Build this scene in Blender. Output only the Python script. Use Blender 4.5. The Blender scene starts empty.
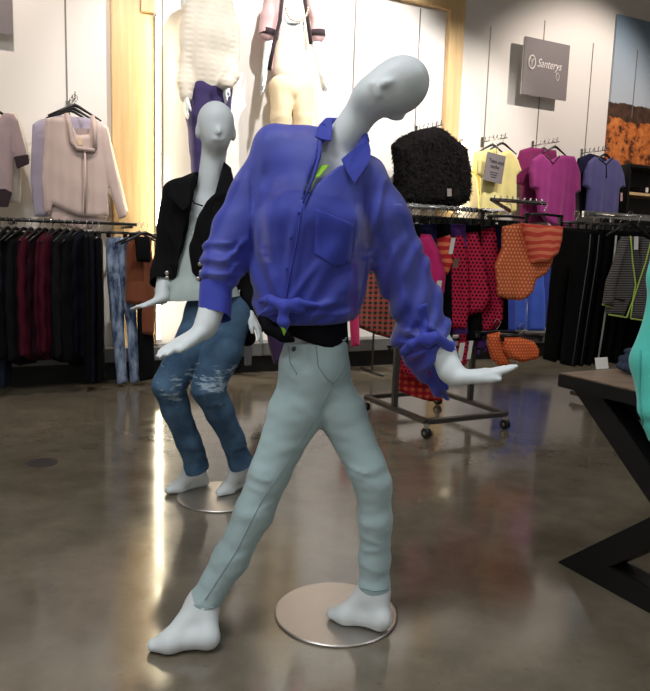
import bpy, bmesh, math, random
import numpy as np
from mathutils import Vector, Matrix
random.seed(7)
R = math.radians
C = bpy.context.scene.collection
sc = bpy.context.scene

# ---------------------------------------------------------------- camera
FPX, CX, CY, CAMZ = 700.0, 325.0, 345.5, 1.15
cam = bpy.data.cameras.new('camera')
cam.sensor_fit = 'HORIZONTAL'; cam.sensor_width = 36; cam.lens = 36 * FPX / 650
cam.clip_start = 0.05; cam.clip_end = 60
cam_o = bpy.data.objects.new('camera', cam); C.objects.link(cam_o)
RM = Matrix.Rotation(R(90 - 8.13), 3, 'X') @ Matrix.Rotation(R(1.8), 3, 'Z')
cam_o.matrix_world = Matrix.Translation((0, 0, CAMZ)) @ RM.to_4x4()
sc.camera = cam_o

# ---------------------------------------------------------------- world, exposure, lights
w = bpy.data.worlds.new('world'); sc.world = w; w.use_nodes = True
w.node_tree.nodes['Background'].inputs[0].default_value = (0.9, 0.93, 1.0, 1)
w.node_tree.nodes['Background'].inputs[1].default_value = 0.05
sc.view_settings.view_transform = 'Standard'; sc.view_settings.look = 'None'
sc.view_settings.gamma = 1; sc.view_settings.use_curve_mapping = False
sc.view_settings.exposure = 0.0

WA = R(27)                                  # the merchandise wall runs away to the right
U = Vector((math.cos(WA), math.sin(WA), 0)); N = Vector((math.sin(WA), -math.cos(WA), 0))
O0 = Vector((0, 6.67, 0))
def SD(s, d, z=0.0):                        # wall coordinates -> world
    v = O0 + U * s + N * d; return Vector((v.x, v.y, z))
def area(name, loc, size, power, target, col=(1, 1, 1), spread=180):
    l = bpy.data.lights.new(name, 'AREA'); l.shape = 'RECTANGLE'; l.size = size[0]; l.size_y = size[1]
    l.energy = power; l.color = col; l.spread = R(spread)
    o = bpy.data.objects.new(name, l); C.objects.link(o); o.location = loc
    d = Vector(target) - Vector(loc); o.rotation_euler = d.to_track_quat('-Z', 'Y').to_euler(); return o
def spot(name, loc, target, power, ang, col=(1, 1, 1), blend=.6, rad=.06):
    l = bpy.data.lights.new(name, 'SPOT'); l.energy = power; l.spot_size = R(ang); l.spot_blend = blend
    l.color = col; l.shadow_soft_size = rad
    o = bpy.data.objects.new(name, l); C.objects.link(o); o.location = loc
    d = Vector(target) - Vector(loc); o.rotation_euler = d.to_track_quat('-Z', 'Y').to_euler(); return o
# ceiling panels over the aisle
COOL = (0.93, 0.97, 1.0); WARM = (1.0, 0.88, 0.78)
area('aisle_light', SD(-3.2, 4.4, 4.15), (1.2, .6), 60, SD(-3.2, 4.6, 0), COOL)
area('aisle_light', SD(-5.2, 5.6, 4.15), (1.2, .6), 50, SD(-5.2, 5.6, 0), COOL)
area('aisle_light', SD(.6, 5.2, 4.15), (1.2, .6), 42, SD(.6, 5.2, 0), COOL)
area('aisle_light', SD(-3.2, 8.6, 4.15), (1.2, .6), 55, SD(-3.2, 8.6, 0), COOL)
# wall washers
spot('wall_spot', SD(-2.9, 1.7, 4.1), SD(-2.8, 0, 1.9), 190, 85, WARM)
spot('wall_spot', SD(-.95, 2.0, 4.1), SD(-1.1, 0, 2.2), 300, 64, (1, .97, .93), rad=.04)
spot('wall_spot', SD(.45, 2.0, 4.1), SD(.2, 0, 2.1), 420, 70, (1, .97, .93), rad=.04)
spot('wall_spot', SD(1.6, 2.0, 4.1), SD(1.2, 0, 1.6), 230, 62, (1, .95, .88), rad=.04)
spot('wall_spot', SD(3.2, 2.0, 4.1), SD(3.0, 0, 2.2), 260, 80, WARM, rad=.04)

# ---------------------------------------------------------------- pixel -> world helpers
def ray(px, py):
    return (RM @ Vector(((px - CX) / FPX, (CY - py) / FPX, -1))).normalized()
def P(px, py, Y):
    d = ray(px, py); return Vector((0, 0, CAMZ)) + d * (Y / d.y)
def F(px, py, z=0.0):
    d = ray(px, py); return Vector((0, 0, CAMZ)) + d * ((z - CAMZ) / d.z)
def PLN(px, py, pt, nrm):
    o = Vector((0, 0, CAMZ)); d = ray(px, py); return o + d * ((Vector(pt) - o).dot(nrm) / d.dot(nrm))
def W(px, py, d=0.0):
    return PLN(px, py, SD(0, d), N)
def sof(p): return (Vector((p[0], p[1], 0)) - O0).dot(U)
def dof(p): return (Vector((p[0], p[1], 0)) - O0).dot(N)

# ---------------------------------------------------------------- object helpers
LOC = {}
def meta(o, label=None, cat=None, group=None, kind=None):
    if label: o['label'] = label
    if cat: o['category'] = cat
    if group: o['group'] = group
    if kind: o['kind'] = kind
    return o
def thing(name, label, cat, loc=(0, 0, 0), rz=0.0, group=None, tilt=0.0):
    o = bpy.data.objects.new(name, None); C.objects.link(o); o.empty_display_size = .1
    o.location = loc; o.rotation_euler = (0, tilt, rz); LOC[o.name] = Vector(loc)
    return meta(o, label, cat, group)
def link(name, me, mats, parent=None):
    o = bpy.data.objects.new(name, me); C.objects.link(o)
    if mats is not None and not me.materials:
        for m in (mats if isinstance(mats, (list, tuple)) else [mats]): me.materials.append(m)
    if parent: o.parent = parent; LOC[o.name] = LOC.get(parent.name, Vector((0, 0, 0)))
    return o
def org(parent): return LOC.get(parent.name, Vector((0, 0, 0))) if parent else Vector((0, 0, 0))
def dup(o, parent=None):
    c = o.copy(); C.objects.link(c)
    if parent: c.parent = parent
    for ch in list(o.children): dup(ch, c)
    return c

class MB:
    """collects simple solids; build() links them as one mesh"""
    def __init__(s): s.v = []; s.f = []; s.sm = []
    def add(s, vs, fs, smooth=False):
        b = len(s.v); s.v += [Vector(v) for v in vs]; s.f += [tuple(i + b for i in f) for f in fs]; s.sm += [smooth] * len(fs)
        return s
    def obox(s, c, ax, ay, az):            # centre and three half-axis vectors
        c = Vector(c); ax = Vector(ax); ay = Vector(ay); az = Vector(az)
        vs = [c + ax * i + ay * j + az * k for i in (-1, 1) for j in (-1, 1) for k in (-1, 1)]
        if ax.cross(ay).dot(az) < 0: fs = [(0, 2, 3, 1), (4, 5, 7, 6), (0, 1, 5, 4), (2, 6, 7, 3), (0, 4, 6, 2), (1, 3, 7, 5)]
        else: fs = [(0, 1, 3, 2), (4, 6, 7, 5), (0, 4, 5, 1), (2, 3, 7, 6), (0, 2, 6, 4), (1, 5, 7, 3)]
        return s.add(vs, fs)
    def box(s, c, size, rz=0.0):
        m = Matrix.Rotation(rz, 3, 'Z')
        return s.obox(c, m @ Vector((size[0] / 2, 0, 0)), m @ Vector((0, size[1] / 2, 0)), Vector((0, 0, size[2] / 2)))
    def wbox(s, s0, s1, d0, d1, z0, z1):   # box in wall coordinates
        return s.obox(SD((s0 + s1) / 2, (d0 + d1) / 2, (z0 + z1) / 2), U * (s1 - s0) / 2, N * (d1 - d0) / 2, Vector((0, 0, (z1 - z0) / 2)))
    def bar(s, a, b, w, h, up=(0, 0, 1)):
        a = Vector(a); b = Vector(b); d = (b - a).normalized(); x = d.cross(Vector(up)).normalized(); y = x.cross(d)
        return s.obox((a + b) / 2, (b - a) / 2, x * w / 2, y * h / 2)
    def tube(s, pts, r, n=10, closed=False):
        pts = [Vector(p) for p in pts]; rs = r if isinstance(r, (list, tuple)) else [r] * len(pts)
        L = len(pts); vs = []; fs = []; prev = None
        for i, p in enumerate(pts):
            if closed: d = (pts[(i + 1) % L] - pts[i - 1])
            else: d = (pts[min(i + 1, L - 1)] - pts[max(i - 1, 0)])
            d.normalize()
            if prev is None:
                x = d.orthogonal().normalized()
            else:
                x = (prev - d * prev.dot(d)).normalized()
            prev = x; y = d.cross(x)
            vs += [p + (x * math.cos(2 * math.pi * k / n) + y * math.sin(2 * math.pi * k / n)) * rs[i] for k in range(n)]
        for i in range(L if closed else L - 1):
            j = (i + 1) % L
            fs += [(i * n + k, i * n + (k + 1) % n, j * n + (k + 1) % n, j * n + k) for k in range(n)]
        if not closed: fs += [tuple(range(n))[::-1], tuple((L - 1) * n + k for k in range(n))]
        return s.add(vs, fs, True)
    def lathe(s, prof, c, n=48, axis=None):
        c = Vector(c); vs = []; fs = []
        q = Vector((0, 0, 1)).rotation_difference(Vector(axis)) if axis else None
        for (r, z) in prof:
            for k in range(n):
                v = Vector((r * math.cos(2 * math.pi * k / n), r * math.sin(2 * math.pi * k / n), z))
                vs.append(c + (q @ v if q else v))
        for i in range(len(prof) - 1):
            fs += [(i * n + k, i * n + (k + 1) % n, (i + 1) * n + (k + 1) % n, (i + 1) * n + k) for k in range(n)]
        fs += [tuple(range(n))[::-1], tuple((len(prof) - 1) * n + k for k in range(n))]
        return s.add(vs, fs, False)
    def prism(s, pts, off):                # polygon extruded along off
        pts = [Vector(p) for p in pts]; off = Vector(off); n = len(pts)
        vs = pts + [p + off for p in pts]
        fs = [tuple(range(n))[::-1], tuple(range(n, 2 * n))] + [(i, (i + 1) % n, n + (i + 1) % n, n + i) for i in range(n)]
        return s.add(vs, fs)
    def build(s, name, mat, parent=None, bevel=0.0, smooth=None, local=False):
        o0 = Vector((0, 0, 0)) if local else org(parent)
        me = bpy.data.meshes.new(name); me.from_pydata([v - o0 for v in s.v], [], s.f)
        me.polygons.foreach_set('use_smooth', [bool(x) if smooth is None else smooth for x in s.sm])
        bm = bmesh.new(); bm.from_mesh(me); bmesh.ops.recalc_face_normals(bm, faces=bm.faces)
        if bevel: bmesh.ops.bevel(bm, geom=[e for e in bm.edges if len(e.link_faces) == 2 and e.calc_face_angle() > .6], offset=bevel, segments=2, affect='EDGES', clamp_overlap=True)
        bm.to_mesh(me); bm.free(); me.update()
        return link(name, me, mat, parent)

# ---------------------------------------------------------------- implicit surfaces (continuous bodies and cloth)
def smin(a, b, k):
    if k <= 0: return np.minimum(a, b)
    h = np.maximum(k - np.abs(a - b), 0) / k
    return np.minimum(a, b) - h * h * k * .25
def smax(a, b, k): return -smin(-a, -b, k)
def sdpoly(x, z, poly):
    x, z = np.broadcast_arrays(x, z)
    d = np.full(x.shape, 1e9, np.float32); s = np.ones(x.shape, bool); n = len(poly)
    for i in range(n):
        ax, az = poly[i]; bx, bz = poly[i - 1]
        ex, ez = bx - ax, bz - az; wx, wz = x - ax, z - az
        t = np.clip((wx * ex + wz * ez) / (ex * ex + ez * ez + 1e-12), 0, 1)
        qx, qz = wx - ex * t, wz - ez * t
        d = np.minimum(d, qx * qx + qz * qz)
        c1 = z >= az; c2 = z < bz; c3 = ex * wz > ez * wx
        s ^= (c1 & c2 & c3) | (~c1 & ~c2 & ~c3)
    return np.sqrt(d) * np.where(s, 1, -1)
class Field:
    def __init__(s, lo, hi, h):
        s.lo = np.array(lo, float); s.h = h
        s.n = np.maximum(np.ceil((np.array(hi, float) - s.lo) / h).astype(int) + 1, 4)
        s.F = np.full(s.n, .08, np.float32)
    def sub(s, lo, hi):
        a = np.clip(np.floor((np.array(lo) - s.lo) / s.h).astype(int), 0, s.n - 1)
        b = np.clip(np.ceil((np.array(hi) - s.lo) / s.h).astype(int) + 1, 1, s.n)
        g = [(s.lo[i] + s.h * np.arange(a[i], b[i])).astype(np.float32) for i in range(3)]
        return (slice(a[0], b[0]), slice(a[1], b[1]), slice(a[2], b[2])), g[0][:, None, None], g[1][None, :, None], g[2][None, None, :]
    def put(s, sl, d, k, op):
        f = s.F[sl]
        if f.size == 0: return
        s.F[sl] = smin(f, d, k) if op == 'add' else smax(f, -d, k)
    def cap(s, a, b, ra, rb, k=.02, w=None, kf=1.0, op='add'):
        a = np.array(a, float); b = np.array(b, float); r = max(ra, rb) * max(1, kf) + k + 3 * s.h
        sl, X, Y, Z = s.sub(np.minimum(a, b) - r, np.maximum(a, b) + r)
        ab = b - a; L = ab.dot(ab) + 1e-9
        px, py, pz = X - a[0], Y - a[1], Z - a[2]
        t = np.clip((px * ab[0] + py * ab[1] + pz * ab[2]) / L, 0, 1)
        dx, dy, dz = px - t * ab[0], py - t * ab[1], pz - t * ab[2]
        if w is not None:
            q = (dx * w[0] + dy * w[1] + dz * w[2]) * (1 / kf - 1)
            dx, dy, dz = dx + q * w[0], dy + q * w[1], dz + q * w[2]
        s.put(sl, np.sqrt(dx * dx + dy * dy + dz * dz) - (ra + (rb - ra) * t), k, op)
        return s
    def chain(s, pts, k=.02, w=None, kf=1.0, op='add'):
        for (a, ra), (b, rb) in zip(pts[:-1], pts[1:]): s.cap(a, b, ra, rb, k, w, kf, op)
        return s
    def ell(s, c, ax, rad, k=.02, op='add'):
        c = np.array(c, float); r = max(rad) + k + 3 * s.h
        sl, X, Y, Z = s.sub(c - r, c + r); q = 0; q2 = 0
        for a, rr in zip(ax, rad):
            t = ((X - c[0]) * a[0] + (Y - c[1]) * a[1] + (Z - c[2]) * a[2]); q = q + (t / rr) ** 2; q2 = q2 + (t / rr ** 2) ** 2
        k0 = np.sqrt(q); s.put(sl, k0 * (k0 - 1) / np.maximum(np.sqrt(q2), 1e-6), k, op); return s
    def half(s, p, n, rad, k=0.0):          # cut away the side n points to, within rad of p
        p = np.array(p, float); sl, X, Y, Z = s.sub(p - rad, p + rad)
        d = (X - p[0]) * n[0] + (Y - p[1]) * n[1] + (Z - p[2]) * n[2]
        ins = (X - p[0]) ** 2 + (Y - p[1]) ** 2 + (Z - p[2]) ** 2 < rad * rad
        f = s.F[sl]; s.F[sl] = np.where(ins, smax(f, np.broadcast_to(d, f.shape), k), f); return s
    def carve(s, poly, y0, y1, k=.004):     # cut a prism whose outline lies in x,z
        xs = [p[0] for p in poly]; zs = [p[1] for p in poly]
        sl, X, Y, Z = s.sub((min(xs) - .02, y0 - .02, min(zs) - .02), (max(xs) + .02, y1 + .02, max(zs) + .02))
        d = sdpoly(X[:, 0, :], Z[0, :, :], poly)[:, None, :]
        s.put(sl, np.maximum(d, np.abs(Y - (y0 + y1) / 2) - (y1 - y0) / 2), k, 'cut'); return s
    def displace(s, fn, band=.04):
        i, j, k = np.nonzero(np.abs(s.F) < band)
        x = s.lo[0] + s.h * i; y = s.lo[1] + s.h * j; z = s.lo[2] + s.h * k
        s.F[i, j, k] += fn(x, y, z).astype(np.float32); return s
    def mesh(s, smooth=1, origin=(0, 0, 0), name='m'):
        F_ = s.F; S = F_ < 0; nx, ny, nz = F_.shape; h = s.h
        cells = []; pos = []; quads = []
        for ax in range(3):
            A = [slice(None)] * 3; B = [slice(None)] * 3; A[ax] = slice(0, -1); B[ax] = slice(1, None)
            a, b = F_[tuple(A)], F_[tuple(B)]
            i = np.nonzero((a < 0) != (b < 0)); idx = np.stack(i, 1)
            o1, o2 = [q for q in range(3) if q != ax]
            ok = (idx[:, o1] > 0) & (idx[:, o2] > 0) & (idx[:, o1] < F_.shape[o1] - 1) & (idx[:, o2] < F_.shape[o2] - 1)
            idx = idx[ok]; fa = a[tuple(idx.T)]; fb = b[tuple(idx.T)]
            t = fa / (fa - fb); p = idx.astype(np.float64); p[:, ax] += t
            cs = []
            for (u_, v_) in ((-1, -1), (0, -1), (0, 0), (-1, 0)):
                c = idx.copy(); c[:, o1] += u_; c[:, o2] += v_
                cs.append((c[:, 0] * ny + c[:, 1]) * nz + c[:, 2])
            q = np.stack(cs, 1); flip = (fa < 0) != (ax == 1)
            q[~flip] = q[~flip][:, ::-1]
            quads.append(q)
            for c in cs: cells.append(c); pos.append(p)
        cells = np.concatenate(cells); pos = np.concatenate(pos)
        uq, inv = np.unique(cells, return_inverse=True); m = len(uq)
        cnt = np.bincount(inv, minlength=m)
        V = np.stack([np.bincount(inv, weights=pos[:, k], minlength=m) / cnt for k in range(3)], 1) * h + s.lo
        Q = np.searchsorted(uq, np.concatenate(quads))
        for _ in range(smooth):
            acc = np.zeros_like(V); c2 = np.zeros(m)
            for k in range(4):
                a_, b_ = Q[:, k], Q[:, (k + 1) % 4]
                for q in range(3):
                    acc[:, q] += np.bincount(a_, weights=V[b_, q], minlength=m) + np.bincount(b_, weights=V[a_, q], minlength=m)
                c2 += np.bincount(a_, minlength=m) + np.bincount(b_, minlength=m)
            V = V * .5 + .5 * acc / c2[:, None]
        V = V - np.array(origin)[None]
        me = bpy.data.meshes.new(name); nq = len(Q)
        me.vertices.add(m); me.vertices.foreach_set('co', V.astype(np.float32).ravel())
        me.loops.add(nq * 4); me.loops.foreach_set('vertex_index', Q.astype(np.int32).ravel())
        me.polygons.add(nq); me.polygons.foreach_set('loop_start', np.arange(0, nq * 4, 4, dtype=np.int32))
        me.polygons.foreach_set('loop_total', np.full(nq, 4, np.int32))
        me.polygons.foreach_set('use_smooth', np.ones(nq, bool))
        me.update(calc_edges=True); me.validate(); return me
def cutmesh(me, p, n, rad, o=(0, 0, 0)):     # open a sleeve or hem: remove the closed end beyond a plane
    bm = bmesh.new(); bm.from_mesh(me); p = Vector(p) - Vector(o)
    g = [f for f in bm.faces if (f.calc_center_median() - p).length < rad]
    es = {e for f in g for e in f.edges}; vs = {v for f in g for v in f.verts}
    bmesh.ops.bisect_plane(bm, geom=list(g) + list(es) + list(vs), plane_co=p, plane_no=Vector(n), clear_outer=True)
    bm.to_mesh(me); bm.free(); me.update()
def folds(lst, amp=1.0):                     # creases: (ax,az,bx,bz,height,width) in world x,z
    def fn(x, y, z):
        out = np.zeros_like(x)
        for (ax, az, bx, bz, A, wd) in lst:
            ex, ez = bx - ax, bz - az; t = np.clip(((x - ax) * ex + (z - az) * ez) / (ex * ex + ez * ez), 0, 1)
            d2 = (x - ax - t * ex) ** 2 + (z - az - t * ez) ** 2
            out -= amp * A * np.exp(-d2 / (wd * wd)) * np.sin(np.pi * np.clip(t * .9 + .05, 0, 1)) ** .5
        return out
    return fn
def wob(A, f, seed=0):
    rs = np.random.RandomState(seed); K = rs.randn(6, 3) * f; ph = rs.rand(6) * 6.28
    def fn(x, y, z):
        o = 0
        for k, p_ in zip(K, ph): o = o + np.sin(k[0] * x + k[1] * y + k[2] * z + p_)
        return A * o / 2.5
    return fn

# ---------------------------------------------------------------- materials
def lin(c): return tuple(((v / 255) / 12.92 if v / 255 <= .04045 else ((v / 255 + .055) / 1.055) ** 2.4) for v in c) + (1,)
MATS = {}
def base(name):
    m = bpy.data.materials.new(name); m.use_nodes = True; nt = m.node_tree
    return m, nt, nt.nodes['Principled BSDF']
def nd(nt, t, **kw):
    n = nt.nodes.new(t)
    for k, v in kw.items():
        if k in n.inputs: n.inputs[k].default_value = v
        else: setattr(n, k, v)
    return n
def coord(nt, scale=(1, 1, 1), rot=(0, 0, 0)):
    t = nt.nodes.new('ShaderNodeTexCoord'); m = nd(nt, 'ShaderNodeMapping'); m.inputs['Scale'].default_value = scale; m.inputs['Rotation'].default_value = rot
    nt.links.new(t.outputs['Object'], m.inputs['Vector']); return m.outputs['Vector']
def mix(nt, fac, a, b):
    n = nd(nt, 'ShaderNodeMix', data_type='RGBA')
    for i, v in ((0, fac), (6, a), (7, b)):
        if hasattr(v, 'is_output'): nt.links.new(v, n.inputs[i])
        else: n.inputs[i].default_value = v
    return n.outputs[2]
def ramp(nt, src, stops, interp='LINEAR'):
    n = nd(nt, 'ShaderNodeValToRGB'); n.color_ramp.interpolation = interp
    while len(n.color_ramp.elements) < len(stops): n.color_ramp.elements.new(.5)
    for e, (p, c) in zip(n.color_ramp.elements, stops): e.position = p; e.color = c
    nt.links.new(src, n.inputs[0]); return n.outputs[0]
def noise(nt, vec, scale, detail=3, rough=.5):
    n = nd(nt, 'ShaderNodeTexNoise'); n.inputs['Scale'].default_value = scale; n.inputs['Detail'].default_value = detail; n.inputs['Roughness'].default_value = rough
    nt.links.new(vec, n.inputs['Vector']); return n.outputs['Fac']
def math_(nt, op, a, b=None, c=None):
    n = nd(nt, 'ShaderNodeMath', operation=op)
    for i, v in enumerate((a, b, c)):
        if v is None: continue
        if hasattr(v, 'is_output'): nt.links.new(v, n.inputs[i])
        else: n.inputs[i].default_value = v
    return n.outputs[0]
def bump(nt, b, h, strength=.3, dist=.002):
    n = nd(nt, 'ShaderNodeBump'); n.inputs['Strength'].default_value = strength; n.inputs['Distance'].default_value = dist
    nt.links.new(h, n.inputs['Height']); nt.links.new(n.outputs[0], b.inputs['Normal'])
def bl(c, k): c = lin(c); return (c[0] * k, c[1] * k, c[2] * k, 1)
def plain(name, c, rough=.5, metal=0.0, spec=.5, var=.06, vs=12, bs=0.0, coat=0.0):
    if name in MATS: return MATS[name]
    m, nt, b = base(name); v = coord(nt)
    f = noise(nt, v, vs, 3); nt.links.new(mix(nt, f, bl(c, 1 - var), bl(c, 1 + var)), b.inputs['Base Color'])
    b.inputs['Roughness'].default_value = rough; b.inputs['Metallic'].default_value = metal; b.inputs['Specular IOR Level'].default_value = spec
    b.inputs['Coat Weight'].default_value = coat
    if bs: bump(nt, b, noise(nt, v, 90, 2), bs, .002)
    MATS[name] = m; return m
def cloth(name, c, rough=.85, weave=.25, var=.1, sheen=.15, spec=.2):
    if name in MATS: return MATS[name]
    m, nt, b = base(name); v = coord(nt)
    f = noise(nt, v, 14, 4); nt.links.new(mix(nt, f, bl(c, 1 - var), bl(c, 1 + var)), b.inputs['Base Color'])
    b.inputs['Roughness'].default_value = rough; b.inputs['Specular IOR Level'].default_value = spec
    if sum(c) < 130: sheen, spec = .0, .12; b.inputs['Specular IOR Level'].default_value = .12
    b.inputs['Sheen Weight'].default_value = sheen; b.inputs['Sheen Roughness'].default_value = .5
    bump(nt, b, noise(nt, v, 260, 2), weave, .001)
    MATS[name] = m; return m
def denim(name, dark, light, contrast=(.35, .7), scale=9):
    m, nt, b = base(name); v = coord(nt); vz = coord(nt, (2.2, 2.2, .8))
    f = ramp(nt, noise(nt, vz, scale, 5, .62), [(contrast[0], lin(dark)), (contrast[1], lin(light))])
    nt.links.new(f, b.inputs['Base Color']); b.inputs['Roughness'].default_value = .9; b.inputs['Specular IOR Level'].default_value = .15
    bump(nt, b, noise(nt, v, 300, 2), .3, .001); return m
def cellmask(nt, vec, scale, rad, axes='XZ'):  # dots on a square lattice, alternate rows shifted
    s = nd(nt, 'ShaderNodeSeparateXYZ'); nt.links.new(vec, s.inputs[0])
    x = math_(nt, 'MULTIPLY', s.outputs[axes[0]], scale); z = math_(nt, 'MULTIPLY', s.outputs[axes[1]], scale)
    row = math_(nt, 'FLOOR', z); sh = math_(nt, 'MULTIPLY', math_(nt, 'MODULO', row, 2.0), .5)
    fx = math_(nt, 'SUBTRACT', math_(nt, 'FRACT', math_(nt, 'ADD', x, sh)), .5); fz = math_(nt, 'SUBTRACT', math_(nt, 'FRACT', z), .5)
    d = math_(nt, 'SQRT', math_(nt, 'ADD', math_(nt, 'MULTIPLY', fx, fx), math_(nt, 'MULTIPLY', fz, fz)))
    return math_(nt, 'LESS_THAN', d, rad)
def dotted(name, c, dotc, scale=45, rad=.28):
    m, nt, b = base(name); v = coord(nt)
    nt.links.new(mix(nt, cellmask(nt, v, scale, rad), lin(c), lin(dotc)), b.inputs['Base Color'])
    b.inputs['Roughness'].default_value = .8; b.inputs['Specular IOR Level'].default_value = .2; bump(nt, b, noise(nt, v, 200), .2, .001); return m
def striped(name, c1, c2, period=.04, duty=.5, axis='Z', wavy=0.0, extra=None):
    m, nt, b = base(name); v = coord(nt); s = nd(nt, 'ShaderNodeSeparateXYZ'); nt.links.new(v, s.inputs[0])
    q = s.outputs[axis]
    if wavy: q = math_(nt, 'ADD', q, math_(nt, 'MULTIPLY', noise(nt, v, 7, 1), wavy))
    f = math_(nt, 'LESS_THAN', math_(nt, 'FRACT', math_(nt, 'MULTIPLY', q, 1 / period)), duty)
    col = mix(nt, f, lin(c1), lin(c2))
    if extra:
        q2 = s.outputs['X']; f2 = math_(nt, 'LESS_THAN', math_(nt, 'FRACT', math_(nt, 'MULTIPLY', q2, 1 / extra[1])), .5)
        col = mix(nt, math_(nt, 'MULTIPLY', f2, .75), col, lin(extra[0]))
    nt.links.new(col, b.inputs['Base Color']); b.inputs['Roughness'].default_value = .85; b.inputs['Specular IOR Level'].default_value = .2
    return m
def chrome(name, c=(200, 200, 200), rough=.2): return plain(name, c, rough, 1.0, var=.02)

M_wall = plain('wall_paint', (226, 221, 216), .6, var=.015, vs=2)
M_ceil = plain('ceiling_paint', (200, 196, 190), .8, var=.02)
M_slot = plain('slot_metal', (120, 112, 108), .5, .3)
M_black = plain('black_paint', (14, 14, 15), .4, var=.15, bs=.05)
M_kick = plain('black_toe_kick', (10, 10, 11), .6)
M_white = plain('white_laminate', (205, 205, 202), .35, var=.03)
M_ledge = plain('grey_laminate', (104, 104, 102), .4)
M_chrome = chrome('chrome'); M_steel = plain('brushed_steel', (190, 184, 178), .38, 1.0, var=.04, vs=30)
M_gun = plain('gunmetal', (80, 76, 72), .45, .6, var=.06)
M_skin = plain('mannequin_finish', (218, 224, 225), .5, spec=.35, var=.012, vs=5)
M_hang = plain('black_plastic', (12, 12, 13), .35, spec=.5)
M_tag = plain('tag_card', (225, 220, 212), .7)
# maple
m, nt, b = base('maple'); v = coord(nt, (9, 9, .5)); f = noise(nt, v, 3, 5, .6)
nt.links.new(ramp(nt, f, [(.3, lin((196, 160, 112))), (.7, lin((219, 188, 140)))]), b.inputs['Base Color']); b.inputs['Roughness'].default_value = .4; M_maple = m
# table top planks
m, nt, b = base('table_wood'); v = coord(nt, (1.2, 14, 14), (0, 0, -WA)); f = noise(nt, v, 3, 5, .65)
nt.links.new(ramp(nt, f, [(.3, lin((92, 74, 60))), (.7, lin((138, 116, 98)))]), b.inputs['Base Color']); b.inputs['Roughness'].default_value = .45; M_table = m
# polished concrete
m, nt, b = base('polished_concrete'); v = coord(nt)
f1 = noise(nt, v, .9, 5, .6); f2 = noise(nt, v, 5, 6, .65); f3 = noise(nt, v, 38, 4, .6)
c1 = ramp(nt, f1, [(.32, lin((98, 90, 77))), (.68, lin((119, 110, 95)))])
c2 = ramp(nt, f2, [(.35, lin((86, 78, 66))), (.65, lin((124, 114, 98)))])
c3 = mix(nt, .45, c1, c2)
c4 = mix(nt, math_(nt, 'MULTIPLY', ramp(nt, f3, [(.62, (0, 0, 0, 1)), (.74, (1, 1, 1, 1))]), .35), c3, lin((66, 56, 46)))
nt.links.new(c4, b.inputs['Base Color'])
nt.links.new(ramp(nt, f2, [(.3, (.08,) * 3 + (1,)), (.7, (.17,) * 3 + (1,))]), b.inputs['Roughness'])
b.inputs['Specular IOR Level'].default_value = .75
bump(nt, b, noise(nt, v, 1.6, 2), .06, .01); M_floor = m
# glowing diffuser
m, nt, b = base('lit_diffuser'); b.inputs['Base Color'].default_value = (1, 1, 1, 1)
b.inputs['Emission Color'].default_value = (1, .88, .60, 1); b.inputs['Emission Strength'].default_value = 34; M_glow = m
# sheer blue shirt: the cloth lets some of what lies below through
def sheer(name, c, alpha, rough=.55):
    m, nt, b = base(name); v = coord(nt); b.inputs['Roughness'].default_value = rough
    nt.links.new(mix(nt, noise(nt, v, 16, 4), bl(c, .93), bl(c, 1.07)), b.inputs['Base Color'])
    b.inputs['Specular IOR Level'].default_value = .3; b.inputs['Sheen Weight'].default_value = .25; b.inputs['Alpha'].default_value = alpha
    bump(nt, b, noise(nt, v, 220, 2), .15, .001); return m
M_blue = sheer('sheer_blue_chiffon', (66, 76, 180), .81)
M_blue2 = cloth('blue_chiffon_doubled', (60, 70, 170), .6)
M_lime = cloth('lime_lining', (150, 205, 60), .7)
M_mint = cloth('pale_mint_denim', (172, 194, 196), .8, weave=.4, var=.06)
M_mint2 = cloth('mint_seam', (140, 160, 162), .8, weave=.4)
M_cami = cloth('black_camisole', (14, 14, 20), .8)

# ================================================================ the room
S0, S1, D1, H = -6.5, 6.5, 11.0, 4.25
def struct(name, mb, mat, **k):
    o = mb.build(name, mat, None, **k); o['kind'] = 'structure'; return o
struct('floor', MB().wbox(S0, S1, -.1, D1, -.1, 0), M_floor)
struct('wall_back', MB().wbox(S0, S1, -.12, 0, 0, H), M_wall)
struct('wall_left', MB().wbox(S0 - .1, S0, 0, D1, 0, H), M_wall)
struct('wall_right', MB().wbox(S1, S1 + .1, 0, D1, 0, H), M_wall)
struct('wall_front', MB().wbox(S0, S1, D1, D1 + .1, 0, H), M_wall)
struct('ceiling', MB().wbox(S0, S1, 0, D1, H, H + .1), M_ceil)
# maple portal round the lit niche
PD = .06
a0 = sof(W(112, 100, PD)); a1 = sof(W(141, 100, PD)); a2 = sof(W(154, 100, PD))
b0 = sof(W(448, 60, PD)); b1 = sof(W(463, 60, PD)); zh = W(430, 5, PD).z
def portal(name, s0, s1, z0, z1, d=PD): struct(name, MB().wbox(s0, s1, 0, d, z0, z1), M_maple, bevel=.004)
portal('trim_1', a0, a2, 0, H); portal('trim_2', b0, b1, 0, H)
portal('trim_3', a2, b0, zh, zh + .22)
portal('trim_4', a1, a2 + .004, W(147, 13, PD).z, zh, .085)
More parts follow.
